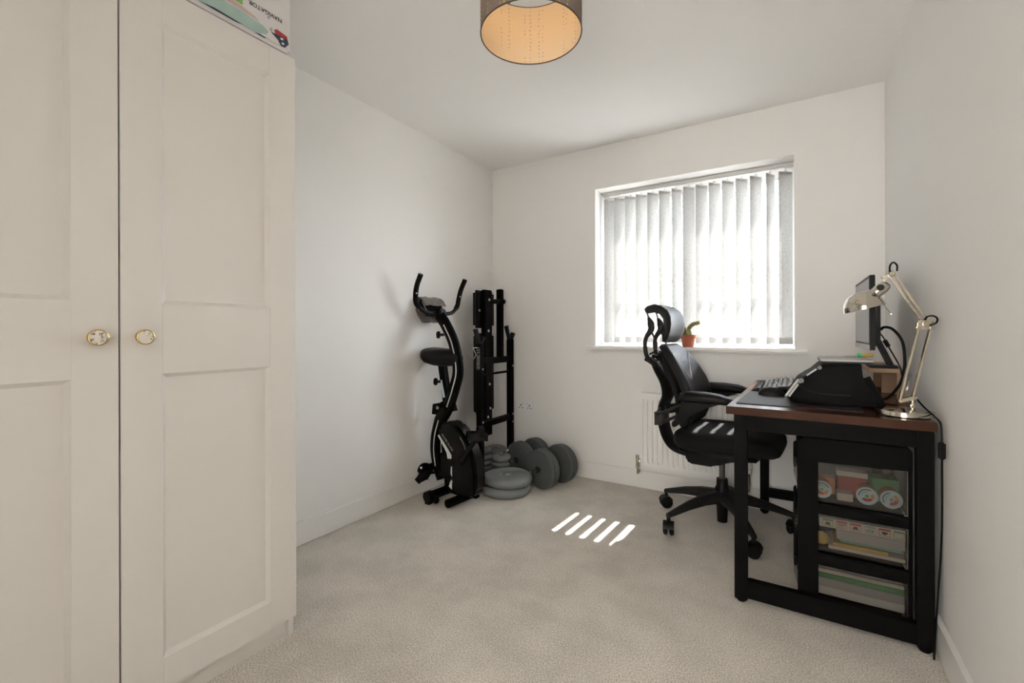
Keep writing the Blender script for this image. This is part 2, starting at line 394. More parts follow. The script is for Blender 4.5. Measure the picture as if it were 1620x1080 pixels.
# unseen rear wall; doorway and hall made up to let the fill lamp in
DX0, DX1, DZ = 1.50, 2.38, 2.06
bm = bm_new()
box(bm, 0, DX0, YR - 0.1, YR, 0, H); box(bm, DX1, W, YR - 0.1, YR, 0, H); box(bm, DX0, DX1, YR - 0.1, YR, DZ, H)
struct('wall_rear', bm, M['wall'])
bm = bm_new(); box(bm, 0, W, YR - 2.1, YR - 2.0, 0, H); struct('wall_hall', bm, M['wall'])
bm = bm_new(); box(bm, DX0 - 0.06, DX0, YR, YR + 0.015, 0, DZ + 0.06); box(bm, DX1, DX1 + 0.06, YR, YR + 0.015, 0, DZ + 0.06); box(bm, DX0, DX1, YR, YR + 0.015, DZ, DZ + 0.06)
struct('trim_2', bm, M['trim'])
def skirting(name, boxes):
    bm = bm_new()
    for b_ in boxes: box(bm, *b_, bev=0.004)
    struct(name, bm, M['trim'])
SK, SH = 0.016, 0.118
skirting('baseboard_left', [(0, SK, YR, 0, 0, SH)])
skirting('baseboard_back', [(SK, W - SK, -SK, 0, 0, SH)])
skirting('baseboard_right', [(W - SK, W, YR, 0, 0, SH)])
# window board
bm = bm_new(); box(bm, WX0 + 0.001, WX1 - 0.001, -0.02, 0.205, WZ0 - 0.028, WZ0); box(bm, 0.826, 2.188, -0.045, 0.0, WZ0 - 0.028, WZ0, bev=0.009, seg=3)
struct('trim_1', bm, M['trim'])
# window: frame, mullion, sash frames, panes, glazing bars
FY0, FY1 = 0.215, 0.285
win = empty('window_1', (1.5, 0.25, WZ0)); win['kind'] = 'structure'
win['label'] = 'white two-light window behind the vertical blind'
bm = bm_new()
for a in ((WX0, WX0 + 0.05, WZ0, WZ1), (WX1 - 0.038, WX1, WZ0, WZ1), (WX0, WX1, WZ1 - 0.05, WZ1), (WX0, WX1, WZ0, WZ0 + 0.05), (1.474, 1.544, WZ0, WZ1)):
    dd = 0.0008 if a[1] - a[0] > 0.5 else (0.0016 if a[0] > 1.4 and a[1] < 1.6 else 0.0)
    box(bm, a[0], a[1], FY0 + dd, FY1 - dd, a[2], a[3], bev=0.004)
obj('window_frame', bm, M['upvc'], win)
for (a, b_, s) in ((WX0 + 0.05, 1.474, 0.060), (1.544, WX1 - 0.038, 0.022)):
    bm = bm_new(); z0, z1 = WZ0 + 0.05, WZ1 - 0.05
    for q in ((a, a + s, z0, z1), (b_ - 0.022, b_, z0, z1), (a, b_, z1 - 0.022, z1), (a, b_, z0, z0 + 0.022)):
        dd = 0.0128 if q[1] - q[0] > 0.2 else 0.012
        box(bm, q[0], q[1], FY0 + dd, FY1 - dd, q[2], q[3], bev=0.003)
    sash = obj('sash', bm, M['upvc'], win)
    bm = bm_new(); box(bm, a + s, b_ - 0.022, 0.247, 0.251, z0 + 0.022, z1 - 0.022); obj('pane', bm, M['glass'], sash)
    bm = bm_new(); box(bm, a + s, b_ - 0.022, 0.238, 0.260, 1.415, 1.433); obj('glazing_bar', bm, M['upvc'], sash)

# ------------------------------------------------------------------ wardrobe
wd = empty('wardrobe', (0.31, -2.65, 0), 'tall off-white wardrobe with two panelled doors and round knobs', 'wardrobe')
bm = bm_new(); Y0, Y1 = -3.14, -2.15
box(bm, 0.02, 0.598, Y1 - 0.018, Y1, 0, 2.038, bev=0.001); box(bm, 0.02, 0.598, Y0, Y0 + 0.018, 0, 2.038, bev=0.001)
box(bm, 0.02, 0.598, Y0 + 0.018, Y1 - 0.018, 2.02, 2.038); box(bm, 0.02, 0.598, Y0 + 0.018, Y1 - 0.018, 0.06, 0.078); box(bm, 0.02, 0.03, Y0 + 0.018, Y1 - 0.018, 0.078, 2.02)
obj('carcass', bm, M['ward'], wd)
bm = bm_new(); box(bm, 0.57, 0.588, Y0 + 0.018, Y1 - 0.019, 0, 0.059); obj('plinth', bm, M['ward'], wd)
for k, (a, b_) in enumerate(((-2.6435, -2.152), (-3.138, -2.6475))):
    st = 0.093; zs = (0.071, 0.163, 0.957, 1.151, 1.938, 2.036)
    bm = bm_new(); x0, x1 = 0.600, 0.621
    box(bm, x0, x1, a, a + st, zs[0], zs[5], bev=0.0012); box(bm, x0, x1, b_ - st, b_, zs[0], zs[5], bev=0.0012)
    for (p_, q) in ((0, 1), (2, 3), (4, 5)): box(bm, x0, x1 - 0.0004, a + st, b_ - st, zs[p_], zs[q], bev=0.0006)
    door = obj('door', bm, M['ward'], wd)
    for (z0, z1) in ((zs[1], zs[2]), (zs[3], zs[4])):
        # recessed field with a sloped bead all round
        bm = bm_new(); y0, y1 = a + st, b_ - st; i1 = 0.011
        R = [[V(0.6195, y0, z0), V(0.6195, y1, z0), V(0.6195, y1, z1), V(0.6195, y0, z1)],
             [V(0.6085, y0 + i1, z0 + i1), V(0.6085, y1 - i1, z0 + i1), V(0.6085, y1 - i1, z1 - i1), V(0.6085, y0 + i1, z1 - i1)]]
        Rb = [[V(0.602, y0, z0), V(0.602, y1, z0), V(0.602, y1, z1), V(0.602, y0, z1)]]
        loft(bm, Rb + R); obj('door_panel', bm, M['ward'], door, sharp=15)
    ky = a + 0.045 if k == 0 else b_ - 0.048
    bm = bm_new()
    lathe(bm, [(0, 0), (0.009, 0), (0.008, 0.014), (0.019, 0.017), (0.0205, 0.020), (0.0205, 0.029), (0.0185, 0.030), (0.0175, 0.0285), (0, 0.0285)], (0.621, ky, 1.06), (1, 0, 0), 32, mats=[0, 0, 0, 0, 0, 0, 0, 1])
    tag(obj('knob', bm, [M['brass'], M['marble']], door), 'round brass rimmed knob with a marbled face')

# paper pack standing on the wardrobe's front edge
pk = empty('paper_pack', (0.5, -2.33, 2.0385), 'white printed pack of copier paper on top of the wardrobe', 'paper pack')
bm = bm_new(); box(bm, 0.36, 0.634, -2.500, -2.172, 2.0385, 2.258, bev=0.010, seg=3); obj('wrapper', bm, M['paperwrap'], pk)
xf = 0.6344
def decal(name, polys, mats, parent, x=xf, d=0.0005):
    bm = bm_new()
    for i, (pg, mi) in enumerate(polys): prism(bm, pg, YZ, x, x + d * (1 + 0.3 * i), mi=mi)
    return obj(name, bm, mats, parent)
decal('printed_scene', [
    ([(-2.49, 2.046), (-2.300, 2.046), (-2.262, 2.058), (-2.254, 2.072), (-2.275, 2.082), (-2.33, 2.090), (-2.40, 2.092), (-2.49, 2.090)], 0),
    ([(-2.49, 2.094), (-2.40, 2.096), (-2.33, 2.093), (-2.285, 2.088), (-2.30, 2.097), (-2.345, 2.106), (-2.42, 2.112), (-2.49, 2.110)], 1),
    ([(-2.236, 2.088), (-2.226, 2.096), (-2.190, 2.090), (-2.188, 2.080), (-2.230, 2.078)], 2),
    ([(-2.246, 2.076), (-2.230, 2.078), (-2.188, 2.080), (-2.184, 2.066), (-2.198, 2.048), (-2.212, 2.047), (-2.222, 2.062)], 3),
    ([(-2.214, 2.074), (-2.204, 2.076), (-2.203, 2.070), (-2.213, 2.068)], 4), ([(-2.210, 2.060), (-2.201, 2.062), (-2.200, 2.056), (-2.209, 2.054)], 4),
    ([(-2.252, 2.084), (-2.244, 2.092), (-2.240, 2.084), (-2.246, 2.076)], 6),
    ([(-2.46, 2.046), (-2.36, 2.044), (-2.34, 2.047), (-2.42, 2.051)], 3), ([(-2.30, 2.044), (-2.268, 2.043), (-2.262, 2.046), (-2.285, 2.048)], 3), ([(-2.250, 2.043), (-2.232, 2.042), (-2.230, 2.045), (-2.245, 2.046)], 5),
], [M['teal'], M['pink'], M['red'], M['navy'], M['white'], M['lidblue'], M['silver']], pk)
decal('green_badge', [([(-2.375, 2.112), (-2.338, 2.110), (-2.338, 2.150), (-2.375, 2.150)], 0)], [M['green']], pk)
text_part('lettering', 'NAVIGATOR', frame_mtx((xf + 0.0008, -2.264, 2.133), (0, -1, 0), (0, 0, -1)), 0.0195, M['ink'], pk)
bm = bm_new(); tube(bm, [V(xf + 0.0006, -2.254 + 0.0035 * math.cos(t * PI / 8), 2.119 + 0.0035 * math.sin(t * PI / 8)) for t in range(17)], 0.0008, 5); obj('blue_ring_mark', bm, M['blue'], pk)

# ------------------------------------------------------------------ pendant lamp
PC = V(1.372, -1.785, 0); SR = 0.169; SZ0, SZ1 = 2.065, 2.275
pl = empty('pendant_lamp', (PC.x, PC.y, H), 'taupe drum pendant lampshade glowing warm inside, hanging from the ceiling', 'lamp')
bm = bm_new(); lathe(bm, [(SR, SZ0), (SR, SZ1)], PC, seg=64)
sh = obj('lamp_shade', bm, M['shade_out'], pl)
bm = bm_new(); lathe(bm, [(SR - 0.0022, SZ0 + 0.0005), (SR - 0.0022, SZ1 - 0.0005)], PC, seg=64); obj('lining', bm, M['shade_in'], sh)
for z in (SZ0, SZ1):
    bm = bm_new(); tube(bm, [PC + V((SR - 0.001) * math.cos(k * PI / 32), (SR - 0.001) * math.sin(k * PI / 32), z) for k in range(65)], 0.0022, 6); obj('shade_ring', bm, mat('brown_wire', (0.07, 0.045, 0.03, 1), 0.5), sh)
bm = bm_new()
for k in range(3):
    a = k * 2 * PI / 3 + 0.5
    tube(bm, [PC + V((SR - 0.002) * math.cos(a), (SR - 0.002) * math.sin(a), SZ1), PC + V(0.022 * math.cos(a), 0.022 * math.sin(a), SZ1 - 0.012)], 0.0018, 6)
obj('shade_spider', bm, mat('brown_wire', (0.07, 0.045, 0.03, 1), 0.5), pl)
bm = bm_new(); disc(bm, PC + V(0, 0, SZ1 - 0.016), 0.018, 0.05, bev=0.004); obj('bulb_holder', bm, M['white'], pl)
bm = bm_new(); lathe(bm, [(0, 0), (0.014, 0.003), (0.022, 0.015), (0.021, 0.028), (0.014, 0.040), (0.013, 0.046), (0, 0.046)], PC + V(0, 0, SZ1 - 0.062)); obj('bulb', bm, M['bulb'], pl)
bm = bm_new(); tube(bm, [PC + V(0, 0, SZ1 + 0.03), PC + V(0, 0, H - 0.03)], 0.003, 8); obj('flex', bm, M['white'], pl)
bm = bm_new(); lathe(bm, [(0, 0), (0.02, 0), (0.045, 0.025), (0.045, 0.035), (0, 0.035)], PC + V(0, 0, H - 0.035)); obj('ceiling_rose', bm, M['white'], pl)
bl = lamp('pendant_bulb_light', 'POINT', PC + V(0, 0, SZ1 - 0.085), BULB_W, (1.0, 0.72, 0.40), shadow_soft_size=0.02)

# ------------------------------------------------------------------ vertical blind
BY = 0.14
vb = empty('vertical_blind', (1.5, BY, WZ0), 'white fabric vertical blind, slats half turned, in the window', 'blind')
bm = bm_new(); box(bm, WX0 + 0.012, WX1 - 0.004, BY - 0.022, BY + 0.022, 2.066, 2.094, bev=0.003); obj('head_rail', bm, mat('rail_grey', (0.62, 0.61, 0.59, 1), 0.4), vb)
SW, SZT, SZB = 0.089, 2.046, 0.987
bm = bm_new()
hs = SW / 2; hh = SZT - SZB
nseg = 8
pts = [(-hs + SW * k / nseg, 0.0022 * math.sin(PI * k / nseg)) for k in range(nseg + 1)]
ring = pts + [(x, y + 0.0007) for x, y in reversed(pts)]
loft(bm, [[V(x, y, 0) for x, y in ring], [V(x, y, hh) for x, y in ring]])
box(bm, -hs + 0.002, hs - 0.002, -0.0004, 0.0032, 0.002, 0.040)       # bottom weight pocket
box(bm, -hs + 0.012, hs - 0.012, -0.0004, 0.0030, hh - 0.018, hh - 0.001)
slat_me = bpy.data.meshes.new('slat'); bmesh.ops.recalc_face_normals(bm, faces=bm.faces); bm.to_mesh(slat_me); bm.free(); slat_me.materials.append(M['blind'])
bm = bm_new(); disc(bm, (0, 0, 0), 0.0035, 0.022, seg=8); box(bm, -0.010, 0.010, -0.002, 0.002, -0.008, 0.003, bev=0.001)
hook_me = bpy.data.meshes.new('hanger'); bm.to_mesh(hook_me); bm.free(); hook_me.materials.append(M['white'])
NS = 15
for k in range(NS):
    x = 0.9505 + 0.0803 * k
    ang = math.radians(46 + random.uniform(-2.5, 2.5))
    if k == 6: ang = math.radians(58)
    if k == 13: ang = math.radians(60)
    if k == 14: ang = math.radians(36)
    if k == 0: ang = math.radians(52)
    s = inst('slat', slat_me, vb, (x, BY, SZB), (0, 0, ang))
    inst('hanger', hook_me, s, (x, BY, SZT + 0.001)).location = (0, 0.0015, hh + 0.001)
bm = bm_new()
tube(bm, [V(0.9505 + 0.0803 * k, BY - 0.006, SZB + 0.006) for k in range(NS)], 0.0011, 5)
obj('bottom_chain', bm, M['white'], vb)

# ------------------------------------------------------------------ cactus
pc = V(1.529, 0.012, WZ0)
ct = empty('potted_cactus', pc, 'small bent cactus in a terracotta pot on the window sill', 'plant')
bm = bm_new(); lathe(bm, [(0, 0.0), (0.034, 0.0), (0.038, 0.03), (0.0385, 0.031), (0.043, 0.056), (0.049, 0.056), (0.052, 0.079), (0.047, 0.079), (0.044, 0.066), (0, 0.066)], pc); obj('pot', bm, M['terracotta'], ct)
bm = bm_new(); lathe(bm, [(0, 0.0665), (0.0435, 0.0665), (0, 0.072)], pc, seg=16); obj('soil', bm, M['soil'], ct)
def cactus_stem(pts, rs, name='stem'):
    bm = bm_new(); P = catmull(pts, 5); n_ = len(P); rings = []; spines = []
    prev = V(0, 1, 0)
    for i, p_ in enumerate(P):
        d = (P[min(i + 1, n_ - 1)] - P[max(i - 1, 0)]).normalized(); s = (prev - d * prev.dot(d)).normalized(); prev = s; u = d.cross(s)
        t = i / (n_ - 1) * (len(rs) - 1); kk = min(int(t), len(rs) - 2); r = rs[kk] + (rs[kk + 1] - rs[kk]) * (t - kk)
        ring = []
        for k in range(16):
            rr = r * (1.0 + (0.14 if k % 2 == 0 else -0.12)); a = 2 * PI * k / 16
            q = p_ + s * rr * math.cos(a) + u * rr * math.sin(a); ring.append(q)
            if k % 2 == 0 and i % 2 == 0: spines.append((q, (q - p_).normalized()))
        rings.append(ring)
    loft(bm, rings); o = obj(name, bm, M['cactus'], ct)
    bm = bm_new()
    for q, d in spines:
        for j in range(3):
            dd = (d + V(random.uniform(-.6, .6), random.uniform(-.6, .6), random.uniform(-.6, .6))).normalized()
            tube(bm, [q - d * 0.0005, q + dd * 0.0055], [0.0009, 0.0003], 3)
    so = obj('spines', bm, M['spine'], o); so['kind'] = 'stuff'
z0 = pc.z + 0.066
cactus_stem([V(1.524, .012, z0), V(1.528, .012, z0 + .030), V(1.538, .012, z0 + .060), V(1.560, .010, z0 + .082), V(1.590, .008, z0 + .090), V(1.602, .008, z0 + 0.092)], [.012, .011, .011, .011, .010, .006])
cactus_stem([V(1.510, .004, z0), V(1.508, .002, z0 + .035), V(1.507, .001, z0 + .066)], [.013, .015, .006])
cactus_stem([V(1.532, .026, z0), V(1.535, .028, z0 + .022), V(1.536, .028, z0 + .044)], [.010, .012, .005])
cactus_stem([V(1.524, -.010, z0), V(1.526, -.013, z0 + .022), V(1.527, -.014, z0 + .046)], [.011, .012, .005])

# ------------------------------------------------------------------ radiator
RX0, RX1, RZ0, RZ1 = 1.247, 1.850, 0.160, 0.648
rd = empty('radiator', (1.55, -0.05, RZ0), 'white ribbed panel radiator on the wall under the window', 'radiator')
prof = []
nf = 18; pw = (RX1 - RX0 - 0.022) / nf
prof.append((RX0, -0.082)); prof.append((RX0 + 0.011, -0.082))
for k in range(nf):
    x = RX0 + 0.011 + k * pw
    prof += [(x + pw * 0.10, -0.0745), (x + pw * 0.34, -0.0745), (x + pw * 0.44, -0.083), (x + pw * 0.90, -0.083)]
prof.append((RX1, -0.082)); 
rings = []
for (z, f) in ((RZ0, 0), (RZ0 + 0.032, 0), (RZ0 + 0.048, 1), (RZ1 - 0.048, 1), (RZ1 - 0.032, 0), (RZ1, 0)):
    ring = [V(x, y if f else -0.0825, z) for x, y in prof] + [V(RX1, -0.066, z), V(RX0, -0.066, z)]
    rings.append(ring)
bm = bm_new(); loft(bm, rings); obj('front_panel', bm, M['trim'], rd, sharp=20)
bm = bm_new(); box(bm, RX0, RX1, -0.045, -0.028, RZ0, RZ1, bev=0.003); obj('rear_panel', bm, M['trim'], rd)
bm = bm_new(); box(bm, RX0 - 0.002, RX1 + 0.002, -0.084, -0.026, RZ1, RZ1 + 0.010, bev=0.003)
obj('top_cover', bm, M['trim'], rd)
for x in (RX0 - 0.004, RX1): bm = bm_new(); box(bm, x, x + 0.004, -0.083, -0.027, RZ0 + 0.01, RZ1, bev=0.001); obj('side_cover', bm, M['trim'], rd)
for x in (RX0 + 0.1, RX1 - 0.1):
    bm = bm_new(); box(bm, x - 0.015, x + 0.015, -0.0275, 0.0, RZ0 + 0.05, RZ1 - 0.05, bev=0.002); obj('bracket', bm, M['trim'], rd)
for (x, s, thermo) in ((RX0, -1, False), (RX1, 1, True)):
    bm = bm_new(); y = -0.055; z = RZ0 + 0.035
    tube(bm, [(x, y, z), (x + s * 0.022, y, z)], 0.011, 12); disc(bm, (x + s * 0.012, y, z), 0.0145, 0.008, (s, 0, 0), 6)
    tube(bm, [(x + s * 0.032, y, z + 0.022), (x + s * 0.032, y, z - 0.03), (x + s * 0.032, y, z - 0.055)], [0.012, 0.012, 0.009], 12)
    disc(bm, (x + s * 0.032, y, z - 0.048), 0.0145, 0.014, (0, 0, 1), 6)
    tube(bm, [(x + s * 0.032, y, z - 0.05), (x + s * 0.032, y, z - 0.085), (x + s * 0.032, -0.018, z - 0.085 if s > 0 else z - 0.075)], 0.0075, 8)
    if not thermo: lathe(bm, [(0, 0), (0.013, 0), (0.011, 0.018), (0, 0.02)], (x + s * 0.032, y, z + 0.02))
    v = tag(obj('valve', bm, M['chrome'], rd), 'chrome radiator valve')
    if thermo:
        bm = bm_new(); lathe(bm, [(0, 0), (0.016, 0), (0.019, 0.008), (0.019, 0.02), (0.0165, 0.024), (0.021, 0.03), (0.019, 0.07), (0.014, 0.078), (0, 0.078)], (x + s * 0.032, y, z + 0.02), seg=18)
        tag(obj('thermostat_head', bm, M['white'], v), 'white thermostat head')

# ------------------------------------------------------------------ wall socket
so = empty('power_socket', (0.31, 0, 0.43), 'white double power socket on the wall beside the weight bench', 'socket')
bm = bm_new(); box(bm, 0.232, 0.386, -0.010, 0.0, 0.430, 0.517, bev=0.003); obj('face_plate', bm, M['upvc'], so)
for cx_ in (0.270, 0.348):
    bm = bm_new(); z = 0.468
    box(bm, cx_ - 0.004, cx_ + 0.004, -0.0106, -0.009, z + 0.010, z + 0.024)
    for s in (-1, 1): box(bm, cx_ + s * 0.014 - 0.005, cx_ + s * 0.014 + 0.005, -0.0106, -0.009, z - 0.006, z)
    obj('pin_holes', bm, M['ink'], so)
    bm = bm_new(); box(bm, cx_ - 0.006 + (0.02 if cx_ < 0.3 else -0.02), cx_ + 0.006 + (0.02 if cx_ < 0.3 else -0.02), -0.0135, -0.009, 0.492, 0.508, bev=0.0015); obj('switch', bm, M['white'], so)

# ------------------------------------------------------------------ exercise bike (folded, facing the room, saddle to the left wall)
BO = V(0.33, -0.85, 0); bl_ = V(0.99, -0.1, 0).normalized(); bb_ = V(-bl_.y, bl_.x, 0)
def B(s, z, b=0.0): return BO + bl_ * s + bb_ * b + V(0, 0, z)
BF = lambda u, v, d: B(u, v, d)
bk = empty('exercise_bike', BO, 'folded black exercise bike with upright handlebars against the left wall', 'exercise bike')
# curved main post: two flat tubes with a silver stripe between, handlebar to lower front foot
path = [(-0.19, 1.175), (-0.135, 1.115), (-0.062, 0.995), (-0.024, 0.83), (-0.058, 0.705), (-0.112, 0.58), (-0.165, 0.50)]
bm = bm_new(); tube(bm, [B(s, z, 0) for s, z in path], [(0.030, 0.040)] * 6 + [(0.026, 0.036)], 14, smooth=6, side=bb_); mp_ = obj('main_post', bm, M['black'], bk)
bm = bm_new()
for off in (-0.0285,):
    tube(bm, [B(s + 0.010, z, off) for s, z in path[1:6]], (0.003, 0.0045), 8, smooth=6, side=bb_)
tag(obj('stripe', bm, M['silverstripe'], mp_), 'thin silver stripe along the post')
lowp = [(-0.120, 0.60), (-0.170, 0.50), (-0.205, 0.40), (-0.215, 0.30), (-0.200, 0.20), (-0.165, 0.11)]
bm = bm_new(); tube(bm, [B(s, z, -0.02) for s, z in lowp], [(0.028, 0.038)] * 4 + [(0.025, 0.034), (0.022, 0.028)], 14, smooth=6, side=bb_); lp_ = obj('rear_post', bm, M['black'], bk)
bm = bm_new(); tube(bm, [B(s + 0.014, z, -0.0475) for s, z in lowp[1:5]], (0.003, 0.004), 8, smooth=6, side=bb_); tag(obj('stripe', bm, M['silverstripe'], lp_), 'thin silver stripe along the post')
# front tube and foot bars
bm = bm_new(); tube(bm, [B(-0.15, 0.36), B(-0.135, 0.20), B(-0.115, 0.06)], (0.018, 0.024), 12, smooth=4, side=bb_); obj('front_tube', bm, M['black'], bk)
bm = bm_new(); tube(bm, [B(-0.13, 0.045, -0.155), B(-0.13, 0.045, 0.155)], (0.028, 0.028), 16); fb = obj('foot_bar', bm, M['black'], bk)
for s in (-1, 1):
    bm = bm_new(); tube(bm, [B(-0.13, 0.045, s * 0.135), B(-0.13, 0.045, s * 0.172)], 0.034, 16); box(bm, -0.02, 0.02, -0.02, 0.02, 0.0, 0.03, bev=0.004, mtx=Matrix.Translation(B(-0.13, 0.0, s * 0.153)))
    obj('end_cap', bm, M['blackp'], fb)
    for q in (-1, 1):
        bm = bm_new(); disc(bm, B(-0.13 + q * 0.045, 0.030, s * 0.145), 0.024, 0.018, bb_, 18, 0.003); obj('transport_wheel', bm, M['blackp'], fb)
bm = bm_new(); tube(bm, [B(0.02, 0.03, -0.14), B(0.02, 0.03, 0.115)], 0.026, 14); box(bm, -0.03, 0.03, -0.02, 0.02, 0.0, 0.03, bev=0.004, mtx=Matrix.Translation(B(0.02, 0.0, 0.10))); obj('foot_bar', bm, M['black'], bk)
bm = bm_new(); bar(bm, B(-0.13, 0.06), B(0.03, 0.055), 0.03, 0.03, bev=0.004); bar(bm, B(0.0, 0.055), B(0.05, 0.16), 0.04, 0.03, bev=0.004); obj('base_strut', bm, M['black'], bk)
# flywheel housing
hp = [(-0.165, 0.455), (-0.085, 0.505), (-0.01, 0.495), (0.06, 0.445), (0.115, 0.375), (0.155, 0.29), (0.172, 0.20), (0.168, 0.10), (0.12, 0.055), (0.03, 0.045), (-0.03, 0.06), (-0.035, 0.28), (-0.085, 0.34), (-0.165, 0.40)]
bm = bm_new(); prism(bm, hp, BF, -0.055, 0.055, bev=0.022, seg=4); hs_ = obj('flywheel_housing', bm, M['blackp'], bk, sharp=60)
bm = bm_new(); prism(bm, [(-0.160, 0.30), (-0.08, 0.325), (-0.04, 0.27), (-0.035, 0.14), (-0.10, 0.11), (-0.155, 0.16)], BF, -0.040, 0.040, bev=0.014, seg=3); obj('inner_housing', bm, M['blackp'], bk, sharp=60)
bm = bm_new(); yy = -0.0565
prism(bm, [(-0.150, 0.405), (-0.140, 0.412), (-0.062, 0.336), (-0.028, 0.298), (-0.028, 0.276), (-0.062, 0.272), (-0.068, 0.305), (-0.090, 0.334)], BF, yy, yy - 0.003)
tag(obj('chevron', bm, M['white'], hs_), 'white chevron panel on the housing')
bm = bm_new(); prism(bm, [(-0.030, 0.245), (-0.024, 0.225), (-0.024, 0.165), (-0.034, 0.180)], BF, yy, yy - 0.003); prism(bm, [(-0.030, 0.15), (-0.024, 0.14), (-0.024, 0.085), (-0.05, 0.10)], BF, yy, yy - 0.003); obj('chevron', bm, M['white'], hs_)
dv = (bl_ * 0.72 + V(0, 0, -0.69)).normalized(); uv = (bl_ * 0.69 + V(0, 0, 0.72)).normalized()
text_part('lettering', 'ROGER BLACK', frame_mtx(B(-0.065, 0.372, yy - 0.0006), dv, uv), 0.020, M['silver'], hs_)
bm = bm_new(); tube(bm, [B(0.045, 0.42, yy), B(0.075, 0.385, yy), B(0.098, 0.33, yy)], 0.0016, 6, smooth=4); obj('housing_line', bm, M['silver'], hs_)
# handlebars
def hb(sg):
    P = [(-0.195, 1.195, 0.0), (-0.200, 1.190, sg * 0.06), (-0.200, 1.200, sg * 0.125), (-0.208, 1.245, sg * 0.180), (-0.203, 1.30, sg * 0.192), (-0.185, 1.36, sg * 0.196), (-0.148, 1.425, sg * 0.197)]
    return [B(s, z, b) for s, z, b in P]
bm = bm_new()
for sg in (-1, 1): tube(bm, hb(sg), [0.013, 0.013, 0.013, 0.013, 0.013, 0.013, 0.013], 12, smooth=6)
hbar = obj('handlebar', bm, M['blackp'], bk)
for sg in (-1, 1):
    P = catmull(hb(sg), 6); bm = bm_new(); tube(bm, P[16:], 0.0165, 12); obj('grip', bm, M['blackm'], hbar)
    bm = bm_new(); q = P[25]; disc(bm, q + bl_ * 0.013 - bb_ * 0.004, 0.005, 0.006, (bl_ - bb_ * 0.6), 10); obj('screw', bm, M['steel'], hbar)
bm = bm_new(); box(bm, -0.03, 0.03, -0.032, 0.032, -0.022, 0.03, bev=0.008, mtx=Matrix.Translation(B(-0.188, 1.19))); obj('stem_clamp', bm, M['blackp'], bk)
# console with pale rim
bm = bm_new()
cm = Matrix.Translation(B(-0.262, 1.225, 0.0)) @ Matrix.Rotation(math.atan2(bl_.y, bl_.x), 4, 'Z') @ Matrix.Rotation(math.radians(-38), 4, 'Y')
box(bm, -0.018, 0.018, -0.085, 0.085, -0.065, 0.065, bev=0.012, seg=3, mtx=cm); con = obj('console', bm, M['blackp'], bk)
bm = bm_new()
rim = [cm @ V(0.0172, 0.080 * math.copysign(abs(math.cos(a)) ** 0.5, math.cos(a)), 0.060 * math.copysign(abs(math.sin(a)) ** 0.5, math.sin(a))) for a in [k * PI / 16 for k in range(33)]]
tube(bm, rim, 0.0025, 6); tag(obj('console_rim', bm, M['silver'], con), 'pale rim of the console')
# knobs, bolt
for (s, z) in ((-0.168, 1.05), (-0.195, 0.745)):
    bm = bm_new(); ax = (-bl_ - bb_ * 0.8).normalized(); c0 = B(s + 0.03, z, -0.01); disc(bm, c0, 0.009, 0.03, ax, 10); disc(bm, c0 + ax * 0.026, 0.024, 0.024, ax, 18, 0.006); obj('adjusting_knob', bm, M['blackp'], bk)
bm = bm_new(); prism(bm, [(-0.215, 0.60), (-0.16, 0.605), (-0.16, 0.535), (-0.225, 0.53)], BF, -0.045, 0.03, bev=0.004); obj('pivot_bracket', bm, M['black'], bk)
bm = bm_new(); disc(bm, B(-0.162, 0.580, -0.045), 0.011, 0.008, -bb_, 14, 0.002); obj('pivot_bolt', bm, M['steel'], bk)
# saddle and its post
sad = []
for (s, hw, zt, zb) in ((-0.300, 0.050, 0.945, 0.905), (-0.288, 0.085, 0.962, 0.875), (-0.25, 0.105, 0.968, 0.858), (-0.19, 0.110, 0.962, 0.848), (-0.13, 0.095, 0.962, 0.846), (-0.07, 0.06, 0.955, 0.85), (-0.03, 0.042, 0.94, 0.858), (-0.005, 0.026, 0.92, 0.875)):
    ring = []
    for k in range(16):
        a = 2 * PI * k / 16; c_, s_ = math.cos(a), math.sin(a)
        zz = (zt + zb) / 2 + (zt - zb) / 2 * math.copysign(abs(s_) ** 0.7, s_); ring.append(B(s, zz, hw * math.copysign(abs(c_) ** 0.7, c_)))
    sad.append(ring)
bm = bm_new(); loft(bm, sad); obj('saddle', bm, M['leather'], bk, sharp=70)
bm = bm_new(); bar(bm, B(-0.165, 0.855), B(-0.118, 0.60), 0.036, 0.040, up=bl_, bev=0.005); sp_ = obj('seat_post', bm, M['black'], bk)
bm = bm_new(); bar(bm, B(-0.163, 0.755, -0.0185), B(-0.133, 0.645, -0.0185), 0.0012, 0.022, up=bl_); tag(obj('sticker', bm, M['lidblue'], sp_), 'pale blue printed sticker')
bm = bm_new(); bar(bm, B(-0.125, 0.70, 0.02), B(-0.085, 0.56, 0.02), 0.03, 0.03, up=bl_, bev=0.004); obj('seat_brace', bm, M['black'], bk)
# cranks and pedals
def pedal(c, ax, up, toeclip):
    ax = Vector(ax).normalized(); up = Vector(up); up = (up - ax * up.dot(ax)).normalized(); f = ax.cross(up)
    mt = Matrix((f, ax, up)).transposed().to_4x4(); mt.translation = Vector(c)
    bm = bm_new(); box(bm, -0.048, 0.048, -0.04, 0.04, -0.013, 0.013, bev=0.008, mtx=mt)
    for k in range(4): box(bm, -0.04 + k * 0.022, -0.028 + k * 0.022, -0.034, 0.034, 0.012, 0.019, bev=0.002, mtx=mt)
    p_ = obj('pedal', bm, M['blackp'], bk)
    bm = bm_new(); P = [mt @ V(-0.02, y, z) for y, z in ((-0.042, 0.0), (-0.05, 0.03), (-0.02, 0.052), (0.02, 0.052), (0.05, 0.03), (0.042, 0.0))]
    tube(bm, P, (0.017, 0.003), 8, smooth=4, side=f); obj('toe_strap', bm, M['blackm'], p_)
